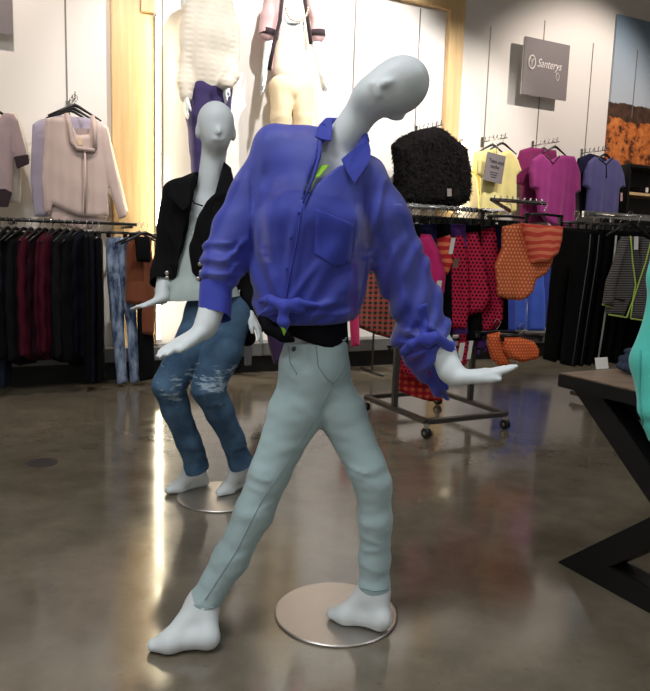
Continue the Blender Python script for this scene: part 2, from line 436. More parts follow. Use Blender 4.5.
# slim glowing tubes beside the maple posts
def tube_light(s, d, z0, z1, label):
    t = thing('tube_light', label, 'light', SD(s, 0, z0))
    MB().wbox(s - .014, s + .014, .001, d, z0, z1).build('housing', M_white, t)
    MB().tube([SD(s, d + .014, z0 + .01), SD(s, d + .014, z1 - .01)], .016, 16).build('diffuser', M_glow, t)
    for z in (z0, z1 - .03): MB().wbox(s - .019, s + .019, d - .004, d + .034, z, z + .03).build('end_cap', M_white, t)
tube_light(a2 + .02, .10, .30, W(147, 14, PD).z, 'tall glowing tube light beside the left maple post')
tube_light(b1 + .035, .08, 1.50, W(467, 140, PD).z, 'shorter glowing tube light right of the right maple post behind the fluffy jacket')
# shelving slots in the wall
def slot(i, px0, py0, px1, py1):
    p = W(px0, py0, 0); q = W(px1, py1, 0); s = (sof(p) + sof(q)) / 2
    struct('trim_%d' % i, MB().wbox(s - .006, s + .006, 0, .003, q.z, p.z), M_slot)
for i, a in enumerate([(66, -30, 68, 220), (161, -30, 164, 200), (352, -30, 350, 300), (419, 8, 413, 200), (489, 26, 482, 200),
                       (543, 20, 534, 200), (593, 43, 581, 200)]): slot(10 + i, *a)
# low ledge with a black toe kick along the wall
struct('baseboard_back', MB().wbox(S0 + .1, S1 - .1, 0, .12, 0, .16), M_kick)
struct('trim_20', MB().wbox(S0 + .1, S1 - .1, 0, .2, .16, .27), M_ledge, bevel=.004)

# ---------------------------------------------------------------- signs
def sign(name, label, c00, c11, d, th, col, side=M_white):
    p = W(*c00, d); q = W(*c11, d); s0, s1 = sof(p), sof(q); z1, z0 = p.z, q.z
    t = thing(name, label, 'sign', SD((s0 + s1) / 2, 0, z0))
    MB().wbox(s0, s1, d - .006, d, z0, z1).build('face', col, t, bevel=.001)
    MB().wbox(s0 + .004, s1 - .004, d - th, d - .006, z0 + .004, z1 - .004).build('frame', side, t)
    MB().wbox((s0 + s1) / 2 - .03, (s0 + s1) / 2 + .03, .0, d - th, z0 + .2, z1 - .2).build('standoff', side, t)
    return t, s0, s1, z0, z1
M_sign = plain('sign_grey', (116, 108, 110), .6, var=.02)
M_letter = plain('white_letters', (222, 216, 212), .6)
t, s0, s1, z0, z1 = sign('hanging_sign', 'square grey sign with white script lettering above the magenta tees', (525.5, 36), (566, 101), .13, .03, M_sign)
def text(body, parent, mat, s, z, d, size, name='lettering', shear=0.0, sx=1.0, rot=0.0, align='LEFT', ext=.0015):
    cu = bpy.data.curves.new(name, 'FONT'); cu.body = body; cu.size = size; cu.shear = shear; cu.extrude = ext; cu.align_x = align
    tmp = bpy.data.objects.new('tmp', cu); C.objects.link(tmp)
    dg = bpy.context.evaluated_depsgraph_get(); me = bpy.data.meshes.new_from_object(tmp.evaluated_get(dg))
    bpy.data.objects.remove(tmp); bpy.data.curves.remove(cu)
    M = Matrix.Translation(SD(s, d, z) - org(parent)) @ Matrix.Rotation(WA, 4, 'Z') @ Matrix.Rotation(R(90), 4, 'X') @ Matrix.Rotation(rot, 4, 'Z') @ Matrix.Diagonal((sx, 1, 1, 1))
    me.transform(M); me.materials.clear(); return link(name, me, mat, parent)
ws = s1 - s0; hs = z1 - z0
# round emblem with a forked line, then the script word
es, ez, er = s0 + ws * .17, z0 + hs * .575, .052
ringp = [SD(es + er * .86 * math.cos(a), .132, ez + er * 1.25 * math.sin(a)) for a in [i * math.pi / 12 for i in range(24)]]
mb = MB(); mb.tube(ringp, .009, 8, closed=True)
mb.tube([SD(es, .132, ez + er * .2), SD(es, .132, ez - er * 1.2)], .005, 6)
mb.tube([SD(es - er * .5, .132, ez + er * .75), SD(es, .132, ez), SD(es + er * .5, .132, ez + er * .75)], .005, 6)
mb.build('emblem', M_letter, t)
text('Santerys', t, M_letter, s0 + ws * .29, z0 + hs * .52, .131, .12, shear=.35, sx=.82)
mb = MB(); yb = z0 + hs * .50
mb.tube([SD(s0 + ws * (.76 + .035 * math.cos(a)), .132, yb - .055 + .038 * math.sin(a)) for a in [k * math.pi / 8 for k in range(16)]], .004, 6, closed=True)
mb.build('lettering_tail', M_letter, t)
sign('wall_sign', 'grey panel sign cut off at the upper left corner', (-34, -60), (12.5, 35), .10, .03, M_sign)
# landscape poster
p = W(615, 13, .03); q = W(700, 167, .03); sa = (sof(W(617, 13, .03)) + sof(W(606, 166, .03))) / 2; sb = sa + 1.5
zp1 = p.z; zp0 = W(606, 166, .03).z
m, nt, b = base('desert_print'); tc = nd(nt, 'ShaderNodeTexCoord'); v = tc.outputs['Object']; s = nd(nt, 'ShaderNodeSeparateXYZ'); nt.links.new(v, s.inputs[0])
hz = (W(615, 104, .03).z - zp0)
zz = math_(nt, 'ADD', s.outputs['Z'], math_(nt, 'MULTIPLY', math_(nt, 'SUBTRACT', noise(nt, v, 5, 5, .7), .5), .16))
sky = ramp(nt, math_(nt, 'DIVIDE', s.outputs['Z'], zp1 - zp0), [(.4, lin((172, 180, 190))), (1, lin((120, 144, 164)))])
rk = ramp(nt, noise(nt, v, 9, 6, .75), [(.4, lin((58, 34, 24))), (.5, lin((190, 104, 48))), (.75, lin((222, 150, 84)))])
dk = ramp(nt, noise(nt, v, 14, 5, .7), [(.35, lin((34, 26, 26))), (.7, lin((96, 66, 48)))])
g = math_(nt, 'LESS_THAN', zz, hz - .16); g2 = math_(nt, 'LESS_THAN', zz, hz + .02)
nt.links.new(mix(nt, g2, sky, mix(nt, g, dk, rk)), b.inputs['Base Color']); b.inputs['Roughness'].default_value = .5
pt = thing('landscape_poster', 'large desert landscape print of orange rocks under grey blue sky', 'poster', SD((sa + sb) / 2, 0, zp0))
MB().wbox(sa, sb, .003, .03, zp0, zp1).build('print', m, pt)
for px in (635,):
    s_ = sof(W(635, 80, .03)); MB().wbox(s_ - .006, s_ + .006, .03, .033, W(633, 118, .03).z, W(637, 50, .03).z).build('slot', M_slot, pt)
# dark shelving bay under the poster
shz = W(635, 193, .3).z
t = thing('wall_cubby', 'dark shelving bay with pale wood shelf under the desert print', 'shelf', SD((sa + sb) / 2, 0, .3))
ca = sa + .02
MB().wbox(ca, sb, .004, .04, .30, zp0 - .04).build('back_panel', M_black, t)
MB().wbox(ca, ca + .03, .04, .36, .30, zp0 - .03).build('side_panel', M_black, t)
MB().wbox(sb - .03, sb, .04, .36, .30, zp0 - .03).build('side_panel', M_black, t)
MB().wbox(ca, sb, .004, .38, zp0 - .035, zp0 - .005).build('top_panel', M_black, t)
MB().wbox(ca + .03, sb - .03, .04, .36, shz - .03, shz).build('shelf', M_maple, t)

# ================================================================ figures
def V3(v): return np.array([v[0], v[1], v[2]], float)
def lerp(a, b, t): return a + (b - a) * t
def FB(pts, pad, h):                             # a field large enough for the given world points
    return Field([min(p[i] for p in pts) - pad for i in range(3)], [max(p[i] for p in pts) + pad for i in range(3)], h)
def hand(f, wr, d, n, th, curl=.25, sc=1.0, spread=.12, thumb=.9, tn=.25):
    """palm, four unequal bent fingers, thumb leaving the side of the palm; d along the hand, n the side the fingers curl to, th towards the thumb"""
    d = Vector(d).normalized(); th = (Vector(th) - d * Vector(th).dot(d)).normalized(); n0 = d.cross(th); n = n0 if n0.dot(Vector(n)) > 0 else -n0
    wr = Vector(wr); L = .085 * sc; k = .008 * sc
    kn = []
    for i in range(4):
        o = (1.5 - i) * .0195 * sc
        kp = wr + d * (L * (1 - .03 * abs(i - 1.2) ** 1.5)) + th * o
        f.cap(wr + th * o * .75 + d * .012 * sc, kp, .0150 * sc, .0110 * sc, .014 * sc); kn.append(kp)
    for i, fl in enumerate((.068, .076, .071, .056)):
        p = kn[i]; dd = (d + th * (1.5 - i) * spread * .5).normalized(); r = .0098 * sc * (1 if i < 3 else .88)
        for j, (fr, ang) in enumerate(((.45, curl * .6), (.30, curl), (.25, curl * .8))):
            dd = (dd * math.cos(ang) + n * math.sin(ang)).normalized(); q = p + dd * fl * sc * fr
            f.cap(p, q, r, r * .9, .004 * sc if j else .008 * sc); p = q; r *= .9
    b = wr + d * .022 * sc + th * .022 * sc; m_ = b + (d * .75 + th * thumb + n * tn).normalized() * .040 * sc
    e = m_ + (d * 1.0 + th * thumb * .45 + n * tn).normalized() * .030 * sc; g = e + (d + n * tn).normalized() * .024 * sc
    f.cap(b, m_, .016 * sc, .0115 * sc, .014 * sc); f.cap(m_, e, .0112 * sc, .0098 * sc, .005); f.cap(e, g, .0098 * sc, .0078 * sc, .004)
def head(f, c, A, Fd, sc=1.0, jaw=.040, ears=True):
    A = Vector(A).normalized(); Fd = (Vector(Fd) - A * Vector(Fd).dot(A)).normalized(); S = A.cross(Fd); c = Vector(c)
    f.ell(c + A * .022 * sc - Fd * .008 * sc, (S, Fd, A), (.077 * sc, .092 * sc, .088 * sc), .02)
    f.ell(c - A * jaw * sc + Fd * .018 * sc, (S, Fd, A), (.056 * sc, .066 * sc, .066 * sc), .035)
    f.cap(c + Fd * .084 * sc - A * .004 * sc, c + Fd * .094 * sc - A * .030 * sc, .005 * sc, .0095 * sc, .016 * sc)      # nose
    for sg in (-1, 1):
        f.ell(c + S * sg * .030 * sc + Fd * .098 * sc + A * .006 * sc, (S, Fd, A), (.020 * sc, .006 * sc, .012 * sc), .02, 'cut')   # eye hollows
        if ears: f.ell(c + S * sg * .075 * sc - A * .020 * sc - Fd * .006 * sc, (S, Fd, A), (.011 * sc, .017 * sc, .030 * sc), .012)
    f.cap(c + S * .016 * sc + Fd * .080 * sc - A * .056 * sc, c - S * .016 * sc + Fd * .080 * sc - A * .056 * sc, .008, .008, .012)  # lips
def foot(f, an, heel, toe, z0, r=.03, k=.02):
    an, heel, toe = Vector(an), Vector(heel), Vector(toe)
    ball = heel.lerp(toe, .68); hl = Vector((heel.x, heel.y, z0 + .032)); hl = hl + (toe - heel).normalized() * .025
    f.cap(an, hl, r * 1.05, .031, k); f.cap(an + Vector((0, 0, .0)), Vector((ball.x, ball.y, z0 + .026)), r * 1.05, .027, .03)
    tt = toe - (toe - heel).normalized() * .016
    side = (toe - heel).normalized().cross(Vector((0, 0, 1)))
    f.cap(Vector((ball.x, ball.y, z0 + .024)), Vector((tt.x, tt.y, z0 + .017)), .028, .017, .02, w=V3(side), kf=1.35)
    f.cap(hl, Vector((ball.x, ball.y, z0 + .024)), .029, .027, .02)
    sl, X, Y, Z = f.sub((min(heel.x, toe.x) - .08, min(heel.y, toe.y) - .08, z0 - .06), (max(heel.x, toe.x) + .08, max(heel.y, toe.y) + .08, z0 + .07))
    f.F[sl] = np.maximum(f.F[sl], z0 - Z)
def body(f, J, sc=1.0):
    w = V3(J['face']); w = w / np.linalg.norm(w)
    hl, hr = J['hips']; pel = (hl + hr) / 2; s = sc
    f.cap(hl, hr, .066 * s, .066 * s, .03 * s); f.cap(pel + Vector((0, 0, .02)), J['waist'], .084 * s, .080 * s, .03, w, .8)
    f.cap(J['waist'], J['chest'], .080 * s, .118 * s, .04, w, .78); f.cap(J['chest'], J['neck'] - Vector((0, 0, .07)), .12 * s, .07 * s, .05, w, .78)
    for sh in J['sh']: f.cap(J['neck'] - Vector((0, 0, .045)), sh, .05 * s, .044 * s, .05)
    f.cap(J['neck'] - Vector((0, 0, .05)), J['skull'], .052 * s, .044 * s, .02)
    for a in J['arms']:
        f.chain([(a[0], .044 * s), (a[1], .036 * s), (a[2], .024 * s)], .02)
    for l in J['legs']:
        f.chain([(l[0], .060 * s), (lerp(l[0], l[1], .4), .052 * s), (l[1], .040 * s), (lerp(l[1], l[2], .3), .038 * s), (lerp(l[1], l[2], .8), .033 * s), (l[2], .036 * s)], .015)
def sub_mesh(f, name, mat, parent, smooth=2, cuts=()):
    me = f.mesh(smooth, org(parent), name)
    for (p, n, r) in cuts: cutmesh(me, p, n, r, org(parent))
    return link(name, me, mat, parent)

# ---------------------------------------------------------------- the dancing mannequin in front
base1 = F(336, 613.5)
mq = thing('mannequin', 'faceless mannequin in tied blue shirt and mint jeans, leaning in the foreground', 'mannequin', (base1.x, base1.y, 0))
MB().lathe([(.190, .0), (.1935, .001), (.1935, .005), (.190, .008), (.0, .008)][:4] + [(.001, .0085)], (base1.x, base1.y, 0), 96).build('base_plate', M_steel, mq)
Y0 = 2.02
hipL, hipR = P(307, 372, Y0 + .0), P(322, 368, Y0 + .02)       # viewer-left leg, viewer-right leg
kneeL, ankL = P(266, 482, Y0 - .05), P(203, 604, Y0 - .09)
kneeR, ankR = P(371, 480, Y0 - .02), P(374, 590, Y0 - .01)
t1, h1 = F(147, 645, .02), F(217, 638, .03)
t2, h2 = F(327, 614, .02), F(388, 628, .02)
shL, shR = P(272, 152, Y0 + .03), P(368, 182, Y0 - .03)
elL, wrL = P(224, 248, Y0 + .0), P(209, 325, Y0 - .12)
elR, wrR = P(415, 285, Y0 + .02), P(449, 371, Y0 - .06)
nk = P(325, 150, Y0 + .01)
J = dict(face=(-.35, -.94, 0), hips=(hipL, hipR), waist=P(312, 318, Y0), chest=P(313, 225, Y0), neck=nk, sh=(shL, shR),
         skull=P(368, 102, Y0 - .015), arms=((shL, elL, wrL), (shR, elR, wrR)), legs=((hipL, kneeL, ankL), (hipR, kneeR, ankR)))
f = Field((-.62, 1.62, 0), (.66, 2.32, 1.86), .0055)
body(f, J)
# thicker bent forearm coming out of the tied cuff
f.chain([(P(438, 340, Y0 + 0), .036), (P(442, 352, Y0 - .01), .034), (P(451, 371, Y0 - .06), .026), (P(458, 378, Y0 - .075), .026)], .03)
f.chain([(P(213, 305, Y0 - .09), .034), (P(203, 330, Y0 - .13), .029)], .02)
axis = (P(426, 70, Y0) - P(360, 104, Y0)).normalized()
head(f, P(392, 88.5, Y0 - .03), axis, Vector((-.10, -1, .02)), .97, .050, False)
f.ell(P(395, 115, Y0 - .01), ((P(412, 112, Y0) - P(395, 117, Y0)).normalized(), Vector((0, 1, 0)), Vector((0, 0, 1))), (.026, .014, .016), .010)
hand(f, P(456, 378, Y0 - .075), P(520, 369, Y0 - .10) - P(456, 379, Y0 - .07), (0, -.3, 1), (-.1, -1, .05), .07, 1.04, .0, .25, -.15)
hand(f, P(200, 333, Y0 - .13), P(161, 351, Y0 - .22) - P(200, 332, Y0 - .12), (.5, .3, -1), (.15, -1, -.1), .08, .94, -.02, .25, .1)
foot(f, ankL, h1, t1, .002, .041); foot(f, ankR, h2, t2, .0095, .041)
sub_mesh(f, 'body', M_skin, mq, 2)
mb = MB(); c_ = F(371.5, 625.5, .012); mb.lathe([(.009, -.006), (.009, .008), (.006, .010)], c_ + Vector((0, -.012, .006)), 16).box(c_ + Vector((.012, -.004, .004)), (.012, .012, .012))
mb.build('ankle_fitting', M_black, mq)

# jeans
f = Field((-.55, 1.72, .05), (.45, 2.30, 1.16), .006)
wv = V3(Vector((-.45, -.89, 0)))
f.cap(P(311, 374, Y0 - .0), P(319, 368, Y0 + .02), .090, .090, .03)
f.cap(P(313, 362, Y0), P(317, 334, Y0 + .0), .100, .094, .03, wv, .84)
f.chain([(P(310, 380, Y0), .086), (P(296, 412, Y0 - .02), .077), (P(269, 474, Y0 - .05), .057), (P(254, 512, Y0 - .06), .054), (P(231, 558, Y0 - .07), .050), (P(204, 602, Y0 - .09), .044), (P(195, 618, Y0 - .09), .043)], .02)
f.chain([(P(320, 378, Y0 + .02), .084), (P(341, 412, Y0 + .01), .070), (P(367, 468, Y0 - .02), .056), (P(373, 484, Y0 - .02), .054), (P(375.5, 520, Y0 - .02), .049), (P(374.5, 560, Y0 - .01), .046), (P(374.5, 586, Y0 - .01), .046), (P(374.5, 600, Y0 - .01), .046)], .02)
def q(px, py): v = P(px, py, Y0 - .08); return v.x, v.z
def fl(lst): return [(*q(a, b), *q(c, d), A, wd) for (a, b, c, d, A, wd) in lst]
fo = folds(fl([(318, 420, 292, 398, .005, .012), (319, 426, 300, 452, .004, .01), (250, 474, 272, 478, .004, .006), (246, 484, 268, 490, .003, .006),
               (346, 468, 368, 474, .004, .006), (350, 476, 374, 484, .003, .006), (360, 540, 384, 548, .003, .006), (361, 556, 384, 552, .003, .006), (360, 570, 386, 578, .003, .005),
               (196, 592, 216, 600, .004, .006), (194, 600, 212, 586, .003, .006), (204, 578, 222, 584, .003, .006), (284, 374, 300, 382, .004, .008), (283, 362, 298, 368, .003, .007),
               (276, 500, 258, 506, .003, .007), (214, 560, 238, 574, .002, .006)]))
wo = wob(.0011, 24, 3); wj = wob(.0010, 60, 4)
f.displace(lambda x, y, z: fo(x, y, z) + wo(x, y, z) + wj(x, y, z * 1.6))
wst = P(317, 338, Y0); f.half(wst, np.array([-.18, 0, .98]), .3, .006)
axL = (ankL - kneeL).normalized(); cutR = P(374.5, 592, Y0 - .01); cutL = P(201, 607, Y0 - .09)
jn = sub_mesh(f, 'jeans', M_mint, mq, 1, [(cutL, axL + Vector((0, 0, -.6)), .09), (cutR, (0, 0, -1), .09)])
def surf(fieldlike_obj, px, py):                      # where the camera ray first meets a built mesh
    o = Vector((0, 0, CAMZ)); d = ray(px, py); off = org(fieldlike_obj)
    ok, loc, nor, _ = fieldlike_obj.ray_cast(o - off, d)
    return (loc + off, nor) if ok else (None, None)
def strip_on(obj, name, mat, parent, pts, r, n=6, lift=.001):
    ps = []
    for (px, py) in pts:
        l, nr = surf(obj, px, py)
        if l is not None: ps.append(l + nr * lift)
    if len(ps) > 1: return MB().tube(ps, r, n).build(name, mat, parent)
def line_pts(a, b, n): return [(a[0] + (b[0] - a[0]) * i / (n - 1), a[1] + (b[1] - a[1]) * i / (n - 1)) for i in range(n)]
def curve_pts(ps, n=6):
    o = []
    for a, b in zip(ps[:-1], ps[1:]): o += line_pts(a, b, n)[:-1]
    return o + [ps[-1]]
def patch_on(obj, name, mat, parent, poly, th=.003, step=3.0, lift=.0015):
    """cloth patch that follows the surface below it (pocket, tab)"""
    xs = [p[0] for p in poly]; ys = [p[1] for p in poly]
    # rows between the left and right outline of a convex patch
    rows = max(3, int((max(ys) - min(ys)) / step) + 1); cols = 7; grid = []
    for i in range(rows):
        y = min(ys) + .05 + (max(ys) - min(ys) - .1) * i / (rows - 1); xi = []
        for k in range(len(poly)):
            (ax, ay), (bx, by) = poly[k], poly[k - 1]
            if (ay - y) * (by - y) <= 0 and ay != by: xi.append(ax + (bx - ax) * (y - ay) / (by - ay))
        x0, x1 = min(xi), max(xi); row = []
        for j in range(cols):
            l, nr = surf(obj, x0 + (x1 - x0) * j / (cols - 1), y)
            if l is None: row.append(row[-1] if row else None); continue
            row.append((l + nr * lift, nr))
        if any(r is None for r in row): continue
        grid.append(row)
    vs = [g[0] for r in grid for g in r] + [g[0] + g[1] * th for r in grid for g in r]; n0 = len(grid) * cols; fs = []
    for i in range(len(grid) - 1):
        for j in range(cols - 1):
            a = i * cols + j; qd = (a, a + 1, a + cols + 1, a + cols)
            fs += [qd[::-1], tuple(k + n0 for k in qd)]
    edge = [j for j in range(cols)] + [i * cols + cols - 1 for i in range(1, len(grid))] + [(len(grid) - 1) * cols + j for j in range(cols - 2, -1, -1)] + [i * cols for i in range(len(grid) - 2, 0, -1)]
    fs += [(a, b, b + n0, a + n0) for a, b in zip(edge, edge[1:] + edge[:1])]
    mb = MB(); mb.add(vs, fs, True); return mb.build(name, mat, parent)
bpy.context.view_layer.update()
strip_on(jn, 'pocket_seam', M_mint2, jn, curve_pts([(316, 346), (318, 366), (326, 378), (333, 384), (345, 366)], 5), .0016)
strip_on(jn, 'side_seam', M_mint2, jn, curve_pts([(333, 384), (318, 416), (296, 450), (262, 500), (236, 552), (205, 600)], 8), .0012)
strip_on(jn, 'fly_seam', M_mint2, jn, curve_pts([(289, 346), (290, 362), (297, 374)], 5), .0014)
strip_on(jn, 'hem', M_mint2, jn, curve_pts([(189, 602), (203, 610), (216, 607)], 5), .002)
strip_on(jn, 'hem', M_mint2, jn, curve_pts([(360, 588), (374, 591), (388, 589)], 5), .002)
l, nr = surf(jn, 294, 349)
if l is not None: MB().lathe([(.007, 0), (.007, .003), (.004, .005)], l, 16, axis=nr).build('button', M_gun, jn)

# black camisole showing at chest through the shirt and below its hem
f = Field((-.28, 1.70, .78), (.26, 2.26, 1.50), .007); wv = V3(Vector((-.3, -.95, 0)))
f.chain([(P(313, 340, Y0), .102), (P(312, 318, Y0), .098), (P(312, 270, Y0), .106), (P(312, 222, Y0), .124)], .03, wv, .84)
f.cap(P(290, 222, Y0 - .075), P(336, 222, Y0 - .085), .05, .05, .03)
f.carve([q(250, 150), q(268, 170), q(286, 186), q(330, 192), q(352, 186), q(372, 150)], 1.6, 2.4, .02)

f.displace(wob(.002, 30, 5))
f.half(P(300, 341, Y0 - .1), np.array([-.29, 0, -.957]), .4, .004)
f.chain([(P(262, 318, Y0 - .07), .014), (P(270, 328, Y0 - .08), .020), (P(284, 336, Y0 - .10), .018), (P(292, 340, Y0 - .10), .010)], .01)
cm = sub_mesh(f, 'camisole', M_cami, mq, 1)

# shirt
f = Field((-.46, 1.66, .66), (.52, 2.34, 1.62), .0052); wv = V3(Vector((-.25, -.97, 0)))
f.chain([(P(306, 312, Y0), .150), (P(308, 285, Y0), .160), (P(310, 245, Y0), .168), (P(312, 205, Y0), .160), (P(318, 180, Y0), .125)], .03, wv, .80)
f.cap(P(278, 150, Y0 + .03), P(322, 150, Y0 + .02), .060, .062, .03); f.cap(P(330, 158, Y0 + .01), P(366, 182, Y0 - .02), .060, .062, .03)
f.cap(P(300, 165, Y0 + 0), P(318, 200, Y0 - .02), .085, .12, .05, wv, .8)
f.cap(P(290, 222, Y0 - .075), P(336, 222, Y0 - .085), .062, .062, .04)
# sleeves
f.chain([(P(276, 152, Y0 + .03), .066), (P(256, 190, Y0 + .03), .066), (P(236, 232, Y0 + .01), .062), (P(224, 258, Y0 - .01), .062)], .03)
f.chain([(P(224, 258, Y0 - .01), .064), (P(219, 276, Y0 - .05), .052), (P(216, 286, Y0 - .07), .040), (P(215, 299, Y0 - .08), .040)], .014)
f.chain([(P(362, 180, Y0 - .02), .064), (P(382, 215, Y0 - .01), .070), (P(398, 262, Y0 + .01), .075), (P(413, 300, Y0 + .02), .076), (P(424, 333, Y0 + .01), .070), (P(434, 352, Y0 + .0), .060)], .03)
f.chain([(P(412, 335, Y0 + .03), .060), (P(424, 362, Y0 + .04), .045), (P(438, 385, Y0 + .04), .026), (P(445, 397, Y0 + .04), .014)], .03)
# openings: neck hole and front V
f.cap(P(322, 172, Y0 + 0), P(362, 118, Y0 - .02), .056, .056, .004, op='cut')
f.cap(P(322, 172, Y0 - .03), P(333, 158, Y0 - .06), .05, .05, .004, op='cut')
f.carve([q(321, 150), q(303, 203), q(320, 180), q(344, 163), q(340, 140)], 1.7, 2.06, .003)
fo = folds(fl([(252, 205, 268, 300, .004, .012), (262, 250, 280, 302, .007, .010), (296, 215, 284, 300, .006, .010), (318, 262, 290, 302, .007, .010), (345, 300, 292, 308, .006, .010),
               (350, 312, 294, 314, .005, .008), (262, 298, 280, 308, .006, .009), (258, 316, 280, 312, .005, .008), (272, 200, 276, 270, -.004, .012), (308, 230, 296, 300, -.004, .009),
               (206, 258, 240, 264, .007, .010), (204, 272, 240, 276, .006, .008), (210, 246, 238, 250, -.004, .008), (224, 262, 245, 240, .006, .01), (204, 284, 232, 288, -.006, .006),
               (372, 240, 384, 180, .007, .010), (366, 190, 368, 250, -.006, .010), (388, 220, 410, 330, .005, .014), (380, 230, 398, 330, -.004, .012),
               (400, 330, 425, 340, .006, .008), (398, 345, 426, 346, .006, .008), (408, 362, 430, 350, .007, .008), (418, 380, 436, 360, .006, .008), (420, 320, 446, 338, .006, .007),
               (250, 170, 252, 210, -.005, .010), (262, 130, 258, 200, .003, .010)]))
wo = wob(.0030, 16, 8); wo2 = wob(.0018, 42, 9)
xk, zk = q(284, 304)
def drape(x, y, z):                          # soft pleats fanning out of the knot, and creases round the lower sleeves
    a = np.arctan2(x - xk, z - zk + .10); r_ = np.hypot(x - xk, z - zk); tor = (x > q(252, 0)[0]) & (x < q(364, 0)[0])
    pl = .0038 * np.sin(a * 19 + 1.5 * np.sin(r_ * 9)) * np.exp(-((r_ - .16) / .13) ** 2) * tor
    sl_ = .0030 * np.sin((z - .45 * x) * 150 + 2.0 * np.sin(x * 40)) * ((x < q(240, 0)[0]) & (z < q(0, 235)[1]) & (z > q(0, 292)[1]))
    sr_ = .0032 * np.sin((x * .9 - z * .35) * 120 + 1.5 * np.sin(z * 24)) * (x > q(378, 0)[0]) * np.clip((q(0, 215)[1] - z) * 12, 0, 1)
    return pl + sl_ + sr_
f.displace(lambda x, y, z: fo(x, y, z) * 1.9 + wo(x, y, z) + wo2(x, y, z) + 1.7 * drape(x, y, z), .03)
f.half(P(306, 322, Y0), np.array([.05, 0, -1.]), .25, .03)
cutc = P(209, 311, Y0 - .10)
sh = sub_mesh(f, 'shirt', M_blue, mq, 1, [(P(216, 292, Y0 - .07), (wrL - elL).normalized(), .075), (P(443, 356, Y0 + .0), (P(444, 372, Y0 - .03) - P(436, 345, Y0)).normalized() + Vector((.35, 0, .1)), .062)])
bpy.context.view_layer.update()
def leaf(name, pts, mat, parent, th=.004):      # collar leaf / tails from traced corner points with their own depths
    ps = [P(x, y, Yy) for (x, y, Yy) in pts]; nrm = (ps[1] - ps[0]).cross(ps[2] - ps[0]).normalized()
    if nrm.y > 0: nrm = -nrm
    return MB().prism(ps, nrm * th).build(name, mat, parent, bevel=.0015)
leaf('collar', [(332, 119, Y0 - .035), (323, 121.5, Y0 - .040), (318, 128, Y0 - .060), (315, 138, Y0 - .085), (322, 140.5, Y0 - .092), (331, 142, Y0 - .090), (332.5, 130, Y0 - .062)], M_blue2, sh, .005)
leaf('collar', [(364, 136.5, Y0 - .050), (368, 141, Y0 - .055), (370.5, 151, Y0 - .070), (370, 162, Y0 - .085), (354, 185, Y0 - .128), (347, 173, Y0 - .122), (341, 160, Y0 - .108), (353, 150, Y0 - .085)], M_blue2, sh, .005)
for dz_ in (0, .016): MB().tube([P(322, 133, Y0 - .055) + Vector((0, 0, dz_)), P(327, 127, Y0 + .01) + Vector((0, 0, dz_)), P(338, 127, Y0 + .055) + Vector((0, 0, dz_)), P(352, 131, Y0 + .05) + Vector((0, 0, dz_)), P(364, 139, Y0 + .0) + Vector((0, 0, dz_)), P(366, 147, Y0 - .045) + Vector((0, 0, dz_))], .010, 8).build('collar_stand', M_blue2, sh)
MB().tube([P(320, 141, Y0 - .085), P(319.5, 156, Y0 - .108), P(313, 178, Y0 - .130), P(303, 203, Y0 - .152)], [.006, .005, .004, .003], 8).build('placket_edge', M_blue2, sh)
leaf('lining', [(330, 165, Y0 - .10), (321, 166, Y0 - .105), (314, 178, Y0 - .125), (319, 178, Y0 - .125)], M_lime, sh)
MB().tube([P(316, 177, Y0 - .125), P(309, 190, Y0 - .137), P(303, 203, Y0 - .15)], .0022, 6).build('lining_edge', M_lime, sh)
strip_on(sh, 'placket', M_blue2, sh, curve_pts([(303, 203), (297, 240), (291, 270), (285, 302)], 8), .0022)
patch_on(sh, 'chest_pocket', M_blue2, sh, [(316, 209), (353, 224), (350, 262), (334, 266), (314, 254)], .002)
patch_on(sh, 'sleeve_tab', M_blue2, sh, [(417, 305), (426, 303), (429, 335), (421, 337)], .003)
for (a, b) in ((291, 237), (287, 268), (299, 212)):
    l, nr = surf(sh, a, b)
    if l is not None: MB().lathe([(.005, 0), (.005, .002), (.003, .003)], l + nr * .002, 14, axis=nr).build('button', M_blue2, sh)
# the knot at the hem and its tail
f = FB([P(256, 298, 1.85), P(304, 336, 1.85)], .07, .004)
yk = Y0 - .165
f.ell(P(283, 305, yk), (Vector((1, 0, 0)), Vector((0, 1, 0)), Vector((0, 0, 1))), (.019, .018, .017), .008)
f.chain([(P(283, 308, yk - .002), .013), (P(283, 321, yk - .004), .016), (P(285, 331, yk + .008), .006)], .008)
f.chain([(P(281, 304, yk + .006), .012), (P(270, 299, yk + .025), .011), (P(261, 301, yk + .05), .008)], .01); f.chain([(P(286, 304, yk + .006), .012), (P(298, 302, yk + .018), .011), (P(316, 305, yk + .028), .006)], .01)
f.chain([(P(281, 307, yk + .006), .010), (P(270, 310, yk + .025), .009), (P(260, 315, yk + .05), .006)], .008); f.chain([(P(287, 308, yk + .006), .010), (P(302, 311, yk + .02), .008)], .008)
f.displace(wob(.0025, 90, 4)); kt = sub_mesh(f, 'knot', M_blue2, sh, 1)
leaf('knot_lining', [(280, 325, yk - .012), (284, 336, yk - .008), (286, 331, yk - .008), (282, 322, yk - .014)], M_lime, sh, .003)
